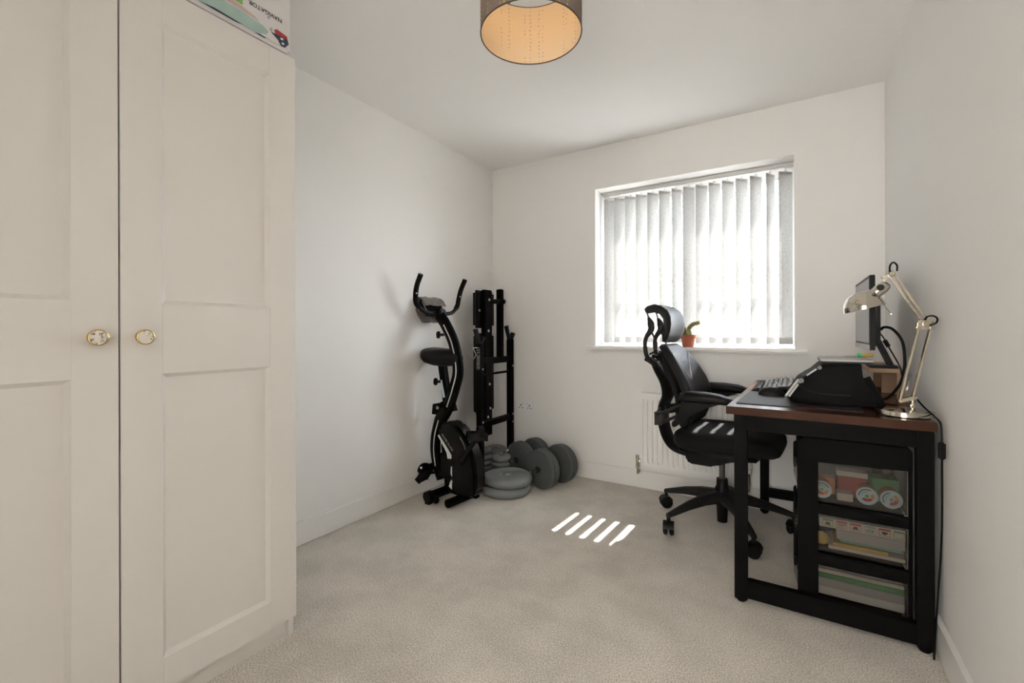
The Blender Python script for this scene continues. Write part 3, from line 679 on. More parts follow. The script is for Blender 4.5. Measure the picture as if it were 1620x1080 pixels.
pedal(B(0.225, 0.462, -0.10), bb_ * -0.6 + bl_ * 0.8, (0.1, 0, 1), True)
bm = bm_new(); tube(bm, [B(0.205, 0.465, -0.02), B(0.185, 0.435, -0.075)], 0.030, 14); bar(bm, B(0.06, 0.27, -0.066), B(0.19, 0.44, -0.066), 0.012, 0.026, up=bl_, bev=0.004); obj('crank', bm, M['blackp'], bk)
pedal(B(-0.245, 0.150, -0.08), bb_ * -1.0 + bl_ * 0.2, (-0.8, 0, 0.55), True)
bm = bm_new(); bar(bm, B(0.03, 0.24, 0.066), B(-0.22, 0.13, 0.066), 0.012, 0.026, up=bl_, bev=0.004); tube(bm, [B(-0.22, 0.13, 0.07), B(-0.24, 0.145, -0.05)], 0.008, 8); obj('crank', bm, M['blackp'], bk)
bm = bm_new(); disc(bm, B(-0.03, 0.25, -0.0575), 0.022, 0.012, -bb_, 18, 0.003); bar(bm, B(-0.13, 0.165, -0.05), B(-0.03, 0.155, -0.05), 0.02, 0.025, bev=0.003); obj('hub_cover', bm, M['blackp'], bk)

# cloth over the console
bm = bm_new()
pf = catmull([V(s, 0, z) for s, z in [(-0.055, -0.08), (-0.058, 0.0), (-0.050, 0.065), (-0.020, 0.082), (0.016, 0.080), (0.036, 0.058), (0.041, 0.02), (0.042, -0.01)]], 5)
NYc = 14
outer = []; 
for i, q in enumerate(pf):
    row = []
    for j in range(NYc + 1):
        y = -0.092 + 0.184 * j / NYc
        w = 0.003 * math.sin(y * 70 + i * 0.5) + 0.002 * math.sin(y * 130 - i * 0.3)
        row.append(cm @ V(q.x * (1.0) + w * (1 if q.x > 0 else -1) , y, q.z + abs(w)))
    outer.append(row)
vs = [[bm.verts.new(p_) for p_ in r_] for r_ in outer]
for i in range(len(vs) - 1):
    for j in range(NYc): bm.faces.new((vs[i][j], vs[i][j + 1], vs[i + 1][j + 1], vs[i + 1][j]))
bmesh.ops.recalc_face_normals(bm, faces=bm.faces)
bmesh.ops.solidify(bm, geom=bm.faces[:], thickness=0.006)
tag(obj('cloth', bm, M['towel']), 'grey-brown folded cloth draped over the exercise bike console', 'cloth')

# ------------------------------------------------------------------ folded weight bench with bar uprights
wb = empty('weight_bench', (0.2, -0.27, 0), 'folded black weight bench standing on end in the corner', 'weight bench')
UX = 0.205
for (y, zt) in ((-0.470, 0.985), (-0.065, 1.01)):
    bm = bm_new(); box(bm, UX - 0.022, UX + 0.022, y - 0.022, y + 0.022, 0.0, zt, bev=0.004); up_ = obj('upright', bm, M['black'], wb)
    bm = bm_new(); bar(bm, (UX, y - 0.005, zt - 0.03), (UX - 0.005, y - 0.048, zt + 0.10), 0.016, 0.026, up=(1, 0, 0), bev=0.003)
    bar(bm, (UX, y, zt - 0.01), (UX + 0.012, y + 0.026, zt + 0.045), 0.016, 0.026, up=(1, 0, 0), bev=0.003); obj('bar_hook', bm, M['graphite'], up_)
    for z in (0.36, 0.42, 0.80): bm = bm_new(); disc(bm, (UX + 0.0215, y, z), 0.008, 0.006, (1, 0, 0), 12, 0.002); obj('bolt', bm, M['steel'], up_)
    if y < -0.3:
        bm = bm_new(); ys = y - 0.0222
        sbox = lambda x0, x1, z0, z1: box(bm, UX + x0, UX + x1, ys - 0.0008, ys, z0, z1)
        for a in ((-0.013, -0.0105, .800, .955), (0.0105, 0.013, .800, .955), (-0.013, 0.013, .9525, .955), (-0.013, 0.013, .800, .8025)): sbox(*a)
        for z in (0.938, 0.921): disc(bm, (UX, ys, z), 0.006, 0.0008, (0, -1, 0), 10)
        random.seed(3)
        for k in range(11): sbox(-0.008 + random.uniform(0, 0.004), 0.006 + random.uniform(-0.003, 0.003), 0.809 + k * 0.0088, 0.814 + k * 0.0088)
        tag(obj('sticker', bm, M['silver'], up_), 'tall outlined sticker in white print')
        bm = bm_new(); tube(bm, [(UX - 0.012, y - 0.070, 0.960), (UX - 0.006, y - 0.040, 0.905), (UX - 0.004, y - 0.072, 0.875), (UX - 0.014, y - 0.125, 0.925)], 0.0022, 6); bar(bm, (UX - 0.012, y - 0.072, 0.955), (UX - 0.006, y - 0.020, 0.955), 0.006, 0.006); tag(obj('spring_clip', bm, M['white'], up_), 'thin white wire clip')
for (z0, z1) in ((0.832, 0.878), (0.375, 0.420)): bm = bm_new(); box(bm, UX - 0.018, UX + 0.018, -0.448, -0.087, z0, z1, bev=0.004); obj('crossbar', bm, M['black'], wb)
bm = bm_new(); tube(bm, [(UX, -0.45, 0.757), (UX, -0.085, 0.757)], 0.009, 10); obj('thin_rod', bm, M['black'], wb)
bm = bm_new(); box(bm, UX - 0.022, UX + 0.022, -0.232, -0.187, 0.85, 1.392, bev=0.005); obj('bench_spine', bm, M['black'], wb)
bm = bm_new(); bar(bm, (UX, -0.33, 1.292), (UX, -0.18, 1.300), 0.035, 0.035, bev=0.004); tube(bm, [(UX + 0.0, -0.188, 1.300), (UX, -0.160, 1.300)], 0.020, 14); obj('pad_link', bm, M['black'], wb)
for (y0, y1, z0, z1) in ((-0.440, -0.205, 1.095, 1.375), (-0.436, -0.208, 0.46, 1.058)):
    bm = bm_new(); box(bm, 0.105, 0.158, y0, y1, z0, z1, bev=0.02, seg=4); pd = obj('pad', bm, M['leather'], wb, sharp=60)
    bm = bm_new(); tube(bm, [V(0.159, y0 + 0.012, z0 + 0.02), V(0.159, y0 + 0.012, z1 - 0.02), V(0.159, y0 + 0.03, z1 - 0.010), V(0.159, y1 - 0.03, z1 - 0.010)], 0.0022, 6); obj('piping', bm, M['graphite'], pd)
bm = bm_new(); box(bm, 0.1585, 0.197, -0.395, -0.300, 0.30, 1.378, bev=0.006); obj('pad_rail', bm, M['black'], wb)
for (y, z) in ((-0.345, 1.305), (-0.415, 1.225), (-0.285, 1.232), (-0.355, 1.075), (-0.345, 0.68), (-0.335, 0.50), (-0.365, 0.44)): bm = bm_new(); disc(bm, (0.1965, y, z) if -0.394 < y < -0.301 else (0.1575, y, z), 0.010, 0.008, (1, 0, 0), 12, 0.002); obj('bolt', bm, M['steel'], wb)

# ------------------------------------------------------------------ weight plates
def plate_mesh(name, r, t, m_, hole=0.014):
    bm = bm_new(); e_ = t * 0.46
    pr = [(hole, t * 0.18), (hole, t * 0.82), (r * 0.16, t * 0.82), (r * 0.17, t * 0.92), (r * 0.30, t * 0.92), (r * 0.33, t * 0.86), (r * 0.62, t * 0.90), (r * 0.66, t * 0.97), (r - e_, t)]
    for k in range(1, 8): a = PI / 2 - PI * k / 8; pr.append((r - e_ + e_ * math.cos(a), t / 2 + t / 2 * math.sin(a)))
    pr += [(r - e_, 0), (r * 0.66, t * 0.03), (r * 0.3, t * 0.1), (hole, t * 0.18)]
    lathe(bm, pr, (0, 0, 0), seg=48)
    bmesh.ops.recalc_face_normals(bm, faces=bm.faces)
    me = bpy.data.meshes.new(name); bm.to_mesh(me); bm.free(); me.materials.append(m_); me.shade_smooth(); me.set_sharp_from_angle(angle=math.radians(40)); return me
big = plate_mesh('weight_plate', 0.166, 0.060, M['plate'])
def plate(me, loc, label, cap_r=None, group=None, rot=0.0):
    o = bpy.data.objects.new('weight_plate', me); COL.objects.link(o); o.location = loc; o.rotation_euler = (0, 0, rot); ORG[o] = Vector(loc); tag(o, label, 'weight', group); return o
BC = V(0.482, -0.553, 0)
b1 = plate(big, BC + V(-0.004, -0.006, 0.0), 'large grey weight plate on the carpet, lower of the front pair')
b2 = plate(big, BC + V(0.004, 0.004, 0.0605), 'large grey weight plate lying on top of another beside the bike')
for (o, ang, zz) in ((b1, -1.95, 0.03), (b2, -0.25, 0.03)):
    bm = bm_new(); d = V(math.cos(ang), math.sin(ang), 0); c = ORG[o] + d * 0.160 + V(0, 0, zz); disc(bm, c, 0.013, 0.010, d, 14, 0.002); disc(bm, c + d * 0.008, 0.006, 0.004, d, 10); obj('filler_plug', bm, M['plate'], o)
    bm = bm_new(); tube(bm, [ORG[o] + V(0.016 * math.cos(k * PI / 10), 0.016 * math.sin(k * PI / 10), 0.055) for k in range(21)], 0.0028, 6); tag(obj('centre_ring', bm, M['steel'], o), 'pale metal ring around the centre hole')

small = plate_mesh('weight_plate', 0.070, 0.042, M['plate']); mid = plate_mesh('weight_plate', 0.076, 0.040, M['plate']); back_ = plate_mesh('weight_plate', 0.086, 0.040, M['plate'])
SC = V(0.290, -0.335, 0)
for k, nm in enumerate(('lowest', 'second from the floor', 'third from the floor', 'topmost')):
    plate(small, SC + V(0.003 * (k % 2), 0.002 * k, 0.0425 * k), 'smallest grey weight plate, %s in the stack under the chrome collar' % nm, None, 'weight plate stacks in the corner')
bm = bm_new(); c = SC + V(0.003, 0.006, 0.0425 * 3 + 0.040); disc(bm, c, 0.017, 0.008, seg=14, bev=0.002); tube(bm, [c + V(0.012, 0.006, 0.007), c + V(0.036, 0.020, 0.030)], 0.006, 8); bar(bm, c + V(0.030, 0.016, 0.024), c + V(0.048, 0.028, 0.040), 0.018, 0.008, bev=0.002)
tag(obj('bar_collar', bm, M['chrome']), 'chrome bar collar lying on a small stack of grey plates', 'collar')
for k, nm in enumerate(('lowest', 'second from the floor', 'middle', 'fourth from the floor', 'topmost')):
    plate(mid, V(0.136 + 0.003 * (k % 2), -0.362 + 0.002 * (k % 3), 0.0405 * k), 'grey weight plate, %s in the stack right behind the exercise bike' % nm, None, 'weight plate stacks in the corner')
for k, nm in enumerate(('lowest', 'second from the floor', 'third from the floor', 'topmost')):
    plate(back_, V(0.112 + 0.003 * (k % 2), -0.140, 0.0405 * k), 'grey weight plate, %s in the rearmost corner stack by the bench' % nm, None, 'weight plate stacks in the corner')

# ------------------------------------------------------------------ dumbbells
def dumbbell(p0, p1, r, label):
    p0, p1 = Vector(p0), Vector(p1); d = (p1 - p0).normalized()
    t = empty('dumbbell', ((p0 + p1) / 2 - V(0, 0, r)), label, 'dumbbell', 'dumbbells by the weight plates')
    bm = bm_new(); a, b_ = p0 - d * 0.115, p1 + d * 0.115
    tube(bm, [a, b_], 0.0125, 14); obj('handle_bar', bm, M['chrome'], t)
    for q in (p0 - d * 0.062, p1 + d * 0.044): bm = bm_new(); disc(bm, q, 0.022, 0.018, d, 6, 0.003); obj('spin_lock', bm, M['blackp'], t)
    th = 0.036
    for q, s in ((p0, -1), (p1, 1)):
        for k in range(2):
            rr = r if k == 0 else r * 0.985
            e_ = 0.012; hh = th / 2; pr = [(0.014, -hh * 0.5), (rr * 0.22, -hh * 0.5), (rr * 0.24, -hh * 0.8), (rr * 0.60, -hh * 0.85), (rr - e_, -hh)]
            for j in range(1, 7): an = -PI / 2 + PI * j / 7; pr.append((rr - e_ + e_ * math.cos(an), hh * math.sin(an)))
            pr += [(rr - e_, hh), (rr * 0.60, hh * 0.85), (rr * 0.24, hh * 0.8), (rr * 0.22, hh * 0.5), (0.014, hh * 0.5), (0.014, -hh * 0.5)]
            bm = bm_new(); lathe(bm, pr, q + d * (s * (k - 0.5) * th - (0 if k == 0 else 0)), d, 40); obj('plate', bm, M['plated'], t)
    return t
dumbbell((0.655, -0.372, 0.134), (0.705, -0.185, 0.134), 0.134, 'dumbbell with dark grey discs nearest the large plates')
dumbbell((0.405, -0.245, 0.132), (0.445, -0.085, 0.132), 0.130, 'dumbbell with dark grey discs behind another, by the back wall')

# ------------------------------------------------------------------ desk
DT = 0.775
dk = empty('desk', (2.2, -0.6, 0), 'desk with rustic brown top and black metal frame along the right wall', 'desk')
bm = bm_new(); prism(bm, [(1.888, -1.145), (2.506, -1.160), (2.525, -0.030), (1.925, -0.030)], XY, DT - 0.030, DT, bev=0.002); tt_ = obj('tabletop', bm, M['rustic'], dk)
bm = bm_new(); bar(bm, (1.8885, -1.1455, DT - 0.0152), (2.5055, -1.1605, DT - 0.0152), 0.0016, 0.0286, bev=0.0003); obj('edge_band', bm, mat('brown_edge_band', (0.050, 0.019, 0.010, 1), 0.5, spec=0.12, var=0.4, scale=25), tt_)
legs = [(1.914, 1.960, -1.118, -1.073), (2.464, 2.508, -1.118, -1.073), (1.945, 1.990, -0.085, -0.040), (2.464, 2.508, -0.085, -0.040)]
for a in legs:
    bm = bm_new(); box(bm, *a, 0.012, DT - 0.031, bev=0.003); lg = obj('leg', bm, M['black'], dk)
    bm = bm_new(); disc(bm, ((a[0] + a[1]) / 2, (a[2] + a[3]) / 2, 0), 0.016, 0.012, seg=14, bev=0.002); obj('foot', bm, M['blackp'], lg)
for q in ((1.960, 2.464, -1.114, -1.077, 0.680, 0.742), (1.990, 2.464, -0.081, -0.044, 0.690, 0.742)): bm = bm_new(); box(bm, *q, bev=0.002); obj('end_apron', bm, M['black'], dk)
bm = bm_new(); bar(bm, (1.937, -1.073, 0.715), (1.967, -0.085, 0.715), 0.037, 0.054, bev=0.002); obj('side_apron', bm, M['black'], dk)
bm = bm_new(); box(bm, 2.468, 2.504, -1.073, -0.085, 0.690, 0.742, bev=0.002); obj('side_apron', bm, M['black'], dk)
bm = bm_new(); box(bm, 1.960, 2.464, -1.112, -1.078, 0.020, 0.090, bev=0.002); obj('end_rail', bm, M['black'], dk)
bm = bm_new(); box(bm, 1.990, 2.464, -0.080, -0.046, 0.100, 0.150, bev=0.002); obj('end_rail', bm, M['black'], dk)

# ------------------------------------------------------------------ drawer tower under the desk, drawers opening towards the chair
TX0, TX1, TY0, TY1 = 2.127, 2.462, -1.066, -0.700
tw = empty('drawer_tower', (2.3, -0.88, 0), 'black three-drawer storage tower with clear sides under the desk', 'drawer unit')
bm = bm_new()
for (x0, x1) in ((TX0, TX0 + 0.066), (TX1 - 0.010, TX1)):
    for (y0, y1) in ((TY0, TY0 + 0.02), (TY1 - 0.02, TY1)): box(bm, x0, x1, y0, y1, 0.0, 0.615, bev=0.006)
for (z0, z1) in ((0.385, 0.425), (0.195, 0.240), (0.0, 0.062)):
    for (y0, y1) in ((TY0 + 0.001, TY0 + 0.019), (TY1 - 0.019, TY1 - 0.001)): box(bm, TX0 + 0.05, TX1 - 0.005, y0, y1, z0, z1, bev=0.004)
    box(bm, TX0 + 0.02, TX1 - 0.006, TY0 + 0.02, TY1 - 0.02, z0 + 0.004, z0 + 0.012)
obj('frame', bm, M['towerblack'], tw)
bm = bm_new()
prism(bm, [(TX0 - 0.004, 0.600), (TX0 + 0.002, 0.652), (TX0 + 0.025, 0.672), (TX0 + 0.10, 0.668), (TX1 - 0.02, 0.668), (TX1, 0.655), (TX1, 0.585), (TX1 - 0.30, 0.578), (TX0 + 0.06, 0.590)], XZ, TY0 - 0.002, TY1 + 0.002, bev=0.008, seg=3)
obj('top', bm, M['towerblack'], tw)
for (z0, z1) in ((0.425, 0.590), (0.241, 0.383), (0.064, 0.193)):
    bm = bm_new(); t_ = 0.002; x0, x1, y0, y1 = TX0 + 0.02, TX1 - 0.012, TY0 + 0.0215, TY1 - 0.0215
    # open-topped tray
    box(bm, x0, x1, y0, y0 + t_, z0 + 0.002, z1 - 0.012); box(bm, x0, x1, y1 - t_, y1, z0 + 0.002, z1 - 0.012); box(bm, x1 - t_, x1, y0 + t_, y1 - t_, z0 + 0.002, z1 - 0.012); box(bm, x0, x1 - t_, y0 + t_, y1 - t_, z0 + 0.0125, z0 + 0.0145)
    dr = tag(obj('drawer', bm, M['frost'], tw), 'frosted clear drawer')
    bm = bm_new(); zm = z0 + (z1 - z0) * 0.62
    prism(bm, [(TX0 + 0.02, z0 + 0.004), (TX0 + 0.004, z0 + 0.004), (TX0 - 0.002, zm - 0.045), (TX0 - 0.012, zm - 0.006), (TX0 - 0.013, zm + 0.012), (TX0 - 0.004, z1 - 0.012), (TX0 + 0.02, z1 - 0.012)], XZ, TY0 + 0.022, TY1 - 0.022, bev=0.003); obj('drawer_front', bm, M['frost'], dr)
    bm = bm_new(); prism(bm, [(TX0 - 0.0125, zm + 0.013), (TX0 - 0.014, zm + 0.050), (TX0 - 0.004, zm + 0.058), (TX0 + 0.0, zm + 0.02)], XZ, TY0 + 0.03, TY1 - 0.03, bev=0.003); obj('pull_lip', bm, M['towerblack'], dr)
FY = TY0 + 0.0245            # just inside the near drawer wall
# top drawer: tubs on their sides, boxes behind
zt0 = 0.4400
for (x, nm, an) in ((2.205, 'by the left post', 0.3), (2.340, 'middle one of three', -0.3), (2.4085, 'by the desk leg', -0.9)):
    t = empty('lidded_tub', (x, FY + 0.03, zt0), 'tub lying with pale blue lid forward, %s in the top drawer' % nm, 'tub', 'tubs in the top drawer')
    c = V(x, FY + 0.001, zt0 + 0.0325)
    bm = bm_new(); disc(bm, c + V(0, 0.008, 0), 0.030, 0.055, (0, 1, 0), 24, 0.002); obj('tub_body', bm, M['orange'], t)
    bm = bm_new(); disc(bm, c, 0.0320, 0.008, (0, 1, 0), 32, 0.0015); ld = obj('lid', bm, M['lidblue'], t)
    bm = bm_new(); q = Matrix.Translation(c) @ Matrix.Rotation(an, 4, 'Y')
    def arc(r0, r1, a0, a1, mi):
        n_ = 8; P = [(r0 * math.cos(a0 + (a1 - a0) * k / n_), r0 * math.sin(a0 + (a1 - a0) * k / n_)) for k in range(n_ + 1)] + [(r1 * math.cos(a1 + (a0 - a1) * k / n_), r1 * math.sin(a1 + (a0 - a1) * k / n_)) for k in range(n_ + 1)]
        prism(bm, P, lambda u, v, d: q @ V(u, d, v), -0.0003, 0.0002, mi=mi)
    arc(0.009, 0.020, 3.5, 5.4, 0); arc(0.011, 0.021, 5.5, 6.5, 1); arc(0.014, 0.018, 1.0, 2.7, 2); arc(0.022, 0.0255, 0.8, 2.9, 3); arc(0.0005, 0.006, 0, 6.28, 4)
    obj('lid_print', bm, [M['red'], M['orange'], M['tealcard'], M['navy'], M['greendark']], ld)
def bx(name, a, m_, label, cat, bev=0.0015, mtx=None):
    bm = bm_new(); box(bm, *a, bev=bev, mtx=mtx); return tag(obj(name, bm, m_), label, cat)
bx('card_box', (2.36, 2.44, FY + 0.065, FY + 0.14, zt0, zt0 + 0.085), M['greendark'], 'green box at the right in the top drawer', 'box')
bx('card_box', (2.26, 2.345, FY + 0.068, FY + 0.13, zt0, zt0 + 0.075), M['red'], 'red box in the middle of the top drawer', 'box')
bx('card_box', (2.252, 2.300, FY + 0.004, FY + 0.062, zt0, zt0 + 0.028), M['cream'], 'low cream box between the tubs in the top drawer', 'box')
bx('card_box', (2.255, 2.350, FY + 0.070, FY + 0.128, zt0 + 0.0755, zt0 + 0.095), M['cream'], 'cream box lying on the red box in the top drawer', 'box')
bx('card_box', (2.20, 2.250, FY + 0.07, FY + 0.13, zt0, zt0 + 0.060), M['orange'], 'orange box at the left in the top drawer', 'box')
# middle drawer: printed strip box, ball, books
zm0 = 0.2560
bk1 = bx('book', (2.225, 2.446, FY + 0.002, FY + 0.15, zm0, zm0 + 0.012), M['cream'], 'pale cream book at the bottom of the middle drawer', 'book')
bx('book', (2.240, 2.400, FY + 0.006, FY + 0.13, zm0 + 0.0125, zm0 + 0.024), M['yellow'], 'thin yellow book on the cream book in the middle drawer', 'book')
bx('book', (2.262, 2.44, FY + 0.02, FY + 0.14, zm0 + 0.0245, zm0 + 0.040), M['tealcard'], 'teal book on the yellow book in the middle drawer', 'book')
bm = bm_new(); lathe(bm, [(0.024 * math.sin(PI * k / 12), 0.024 - 0.024 * math.cos(PI * k / 12)) for k in range(13)], (2.205, FY + 0.028, zm0 + 0.0002), seg=20)
tag(obj('ball', bm, M['yellow']), 'yellow ball at the left end of the middle drawer', 'ball')
sb = empty('printed_carton', (2.32, FY + 0.03, zm0 + 0.078), 'long white carton printed with a row of little framed pictures, middle drawer', 'carton')
ZS0, ZS1 = zm0 + 0.0775, zm0 + 0.112
bm = bm_new(); box(bm, 2.1965, 2.446, FY + 0.002, FY + 0.05, ZS0, ZS1, bev=0.001); obj('carton', bm, M['cream'], sb)
bx('book', (2.27, 2.446, FY + 0.06, FY + 0.15, zm0 + 0.0405, zm0 + 0.07), M['pink'], 'pink book at the back on the teal book in the middle drawer', 'book')
bx('book', (2.250, 2.446, FY + 0.004, FY + 0.056, zm0 + 0.0405, zm0 + 0.0770), M['silver'], 'grey wedge of papers under the printed carton in the middle drawer', 'papers')
fy = FY + 0.0016
for k in range(6):
    x0 = 2.207 + k * 0.0415; x1 = min(x0 + 0.033, 2.444); z0, z1 = ZS0 + 0.005, ZS1 - 0.004
    mm = (M['greendark'], M['red'], M['red'], M['tealcard'], M['red'], M['greendark'])[k]
    bm = bm_new()
    for a in ((x0, x1, z0, z0 + 0.0012), (x0, x1, z1 - 0.006, z1), (x0, x0 + 0.0012, z0, z1), (x1 - 0.0012, x1, z0, z1)): box(bm, a[0], a[1], fy - 0.0003, fy + 0.0006, a[2], a[3])
    obj('picture_border', bm, mm, sb)
    if k in (0, 2, 4):
        bm = bm_new(); cx_ = (x0 + x1) / 2
        prism(bm, [(cx_ - 0.010, z0 + 0.005), (cx_ + 0.010, z0 + 0.005), (cx_ + 0.007, z0 + 0.008), (cx_ + 0.006, z0 + 0.015), (cx_ - 0.006, z0 + 0.015), (cx_ - 0.007, z0 + 0.008)] if k < 4 else [(cx_ - 0.010, z0 + 0.011), (cx_, z0 + 0.004), (cx_ + 0.010, z0 + 0.011), (cx_ + 0.006, z0 + 0.015), (cx_ - 0.006, z0 + 0.015)], XZ, fy - 0.0003, fy + 0.0006)
        obj('picture_print', bm, M['ink'], sb)
    elif k == 1:
        bm = bm_new(); box(bm, x0 + 0.004, x1 - 0.004, fy - 0.0003, fy + 0.0006, z0 + 0.013, z0 + 0.0155); box(bm, x0 + 0.006, x1 - 0.006, fy - 0.0003, fy + 0.0006, z0 + 0.009, z0 + 0.010); box(bm, x0 + 0.006, x1 - 0.010, fy - 0.0003, fy + 0.0006, z0 + 0.006, z0 + 0.007); obj('picture_print', bm, M['ink'], sb)
    elif k == 3:
        text_part('lettering', '829', frame_mtx(((x0 + x1) / 2, fy, z0 + 0.010), (-1, 0, 0), (0, 0, -1)), 0.0145, M['ink'], sb, 0.0003)
# bottom drawer: folders and paper
zb0 = 0.079
for i, (h0, h1, nm, mm) in enumerate(((0, 0.030, 'white ream of papers at the bottom of the lowest drawer', 'paperwrap'), (0.0305, 0.060, 'grey stack of papers in the lowest drawer', 'silver'), (0.0605, 0.078, 'green folder on the papers in the lowest drawer', 'greendark'), (0.0785, 0.092, 'cream folder on top in the lowest drawer', 'cream'))):
    bx('folder' if i > 1 else 'papers', (2.165 + 0.004 * i, 2.444, FY + 0.003 + 0.002 * i, FY + 0.24, zb0 + h0, zb0 + h1), M[mm], nm, 'folder' if i > 1 else 'papers')

# ------------------------------------------------------------------ office chair (turned a little towards the viewer)
CH = V(1.780, -0.390, 0); CR = math.radians(-4.0)
ch = empty('office_chair', CH, 'black ergonomic office chair with tall headrest and armrests at the desk', 'chair')
def K(x, y, z): c_, s_ = math.cos(CR), math.sin(CR); return CH + V(x * c_ - y * s_, x * s_ + y * c_, z)
def Kx(X, y, Z): return K(X - 1.780, y, Z)
# base
bm = bm_new(); lathe(bm, [(0, 0.028), (0.026, 0.028), (0.029, 0.11), (0.036, 0.125), (0.040, 0.20), (0.030, 0.222), (0.028, 0.262), (0, 0.262)], CH); obj('base_hub', bm, M['blackp'], ch)
bm = bm_new(); lathe(bm, [(0, 0.2625), (0.015, 0.2625), (0.015, 0.372), (0, 0.372)], CH); obj('gas_column', bm, mat('dark_steel', (0.12, 0.115, 0.11, 1), 0.3, metal=0.8), ch)
for deg in (160.7, 229, 300, 14, 87):
    a = math.radians(deg); d = V(math.cos(a), math.sin(a), 0); s = V(-d.y, d.x, 0); R_ = 0.345
    bm = bm_new(); rings = []
    for (r, z, h, w) in ((0.030, 0.165, 0.036, 0.030), (0.12, 0.158, 0.030, 0.026), (0.22, 0.138, 0.023, 0.021), (0.31, 0.112, 0.016, 0.017), (0.352, 0.100, 0.012, 0.013)):
        c = CH + d * r + V(0, 0, z); rings.append([c + s * (w * math.copysign(abs(math.cos(t)) ** 0.8, math.cos(t))) + V(0, 0, h * math.copysign(abs(math.sin(t)) ** 0.8, math.sin(t))) for t in [2 * PI * k / 12 for k in range(12)]])
    loft(bm, rings); lg = obj('base_leg', bm, M['graphite'], ch)
    bm = bm_new(); c = CH + d * R_; off = Matrix.Rotation(a + 0.9, 4, 'Z'); ax = off @ V(0, 1, 0)
    for sg in (-1, 1): disc(bm, c + V(0, 0, 0.034) + ax * (0.005 if sg > 0 else -0.027), 0.034, 0.022, ax, 24, 0.007)
    tube(bm, [c + V(0, 0, 0.040), c + V(0, 0, 0.098)], 0.010, 10)
    hood = [[c + V(0, 0, 0.036) + ax * y + (off @ V(1, 0, 0)) * (0.037 * math.cos(t)) + V(0, 0, 0.037 * math.sin(t)) for t in [0.15 + k * 2.6 / 8 for k in range(9)]] + [c + V(0, 0, 0.036) + ax * y + (off @ V(1, 0, 0)) * (0.034 * math.cos(t)) + V(0, 0, 0.034 * math.sin(t)) for t in [0.15 + (8 - k) * 2.6 / 8 for k in range(9)]] for y in (-0.0275, 0.0275)]
    loft(bm, hood)
    obj('caster', bm, M['blackp'], lg)
# mechanism under the seat
bm = bm_new(); prism(bm, [(-0.175, 0.400), (-0.170, 0.350), (-0.155, 0.336), (-0.03, 0.336), (0.0, 0.362), (0.065, 0.374), (0.10, 0.392), (0.16, 0.44), (-0.20, 0.44)], lambda u, v, d: K(u, d, v), -0.085, 0.085, bev=0.010, seg=3); obj('tilt_mechanism', bm, M['blackp'], ch)
# seat: cushion with rolled front
rings = []; NR = 28
for (x, hw, zt, zb) in ((-0.222, 0.10, 0.505, 0.470), (-0.212, 0.165, 0.528, 0.446), (-0.185, 0.205, 0.546, 0.432), (-0.13, 0.232, 0.556, 0.424), (-0.06, 0.246, 0.556, 0.424), (0.05, 0.250, 0.556, 0.428), (0.15, 0.247, 0.558, 0.434), (0.22, 0.238, 0.553, 0.438), (0.265, 0.218, 0.535, 0.442), (0.288, 0.185, 0.512, 0.452), (0.296, 0.13, 0.492, 0.466)):
    ring = []
    for k in range(NR):
        a = 2 * PI * k / NR; c_, s_ = math.cos(a), math.sin(a); e1, e2 = 0.45, 0.6
        y = hw * math.copysign(abs(c_) ** e1, c_); z = (zt + zb) / 2 + (zt - zb) / 2 * math.copysign(abs(s_) ** e2, s_)
        if s_ > 0: z -= 0.012 * (1 - abs(y / 0.25)) 
        ring.append(K(x, y, z))
    rings.append(ring)
bm = bm_new(); loft(bm, rings); obj('seat', bm, M['fabric'], ch, sharp=70)
bm = bm_new(); prism(bm, [(-0.190, -0.18), (-0.10, -0.215), (0.10, -0.21), (0.20, -0.17), (0.20, 0.17), (0.10, 0.21), (-0.10, 0.215), (-0.190, 0.18)], lambda u, v, d: K(u, v, d), 0.415, 0.440, bev=0.010); obj('seat_pan', bm, M['blackp'], ch)
# back pad
pz = [(0.995, -0.276, 0.105), (0.980, -0.262, 0.135), (0.945, -0.237, 0.165), (0.876, -0.198, 0.197), (0.805, -0.162, 0.216), (0.740, -0.138, 0.222), (0.68, -0.130, 0.220), (0.62, -0.138, 0.212), (0.565, -0.152, 0.190), (0.545, -0.162, 0.150)]
rings = []
for i, (z, xf_, hw) in enumerate(pz):
    th = 0.056 if 0 < i < len(pz) - 1 else 0.034
    ring = []
    n_ = 18
    for k in range(n_ + 1):
        t = -1 + 2 * k / n_; y = hw * math.sin(t * PI / 2); ring.append(K(xf_ + 0.040 * abs(y / 0.22) ** 2 - 0.018 * max(0, abs(t) - 0.8) / 0.2, y, z))
    for k in range(n_ + 1):
        t = 1 - 2 * k / n_; y = hw * 0.985 * math.sin(t * PI / 2); ring.append(K(xf_ - th + 0.046 * abs(y / 0.22) ** 2, y, z))
    rings.append(ring)
bm = bm_new(); loft(bm, rings); bp_ = obj('back_pad', bm, M['chairleather'], ch, sharp=70)
def onpad(y, z, lift=0.001):
    for i in range(len(pz) - 1):
        if pz[i][0] >= z >= pz[i + 1][0]:
            f = (pz[i][0] - z) / (pz[i][0] - pz[i + 1][0]); xx = pz[i][1] + (pz[i + 1][1] - pz[i][1]) * f
            return K(xx + 0.040 * abs(y / 0.22) ** 2 + lift, y, z)
bm = bm_new()
for sg in (-1, 1): tube(bm, [onpad(sg * (0.006 + 0.150 * t), 0.795 + 0.152 * t, 0.0) for t in [k / 14 for k in range(15)]], (0.0075, 0.0018), 8, side=(0, 1, 0))
tag(obj('seam', bm, mat('seam_mauve', (0.10, 0.085, 0.090, 1), 0.45), bp_), 'pale v-shaped seam of the back pad')
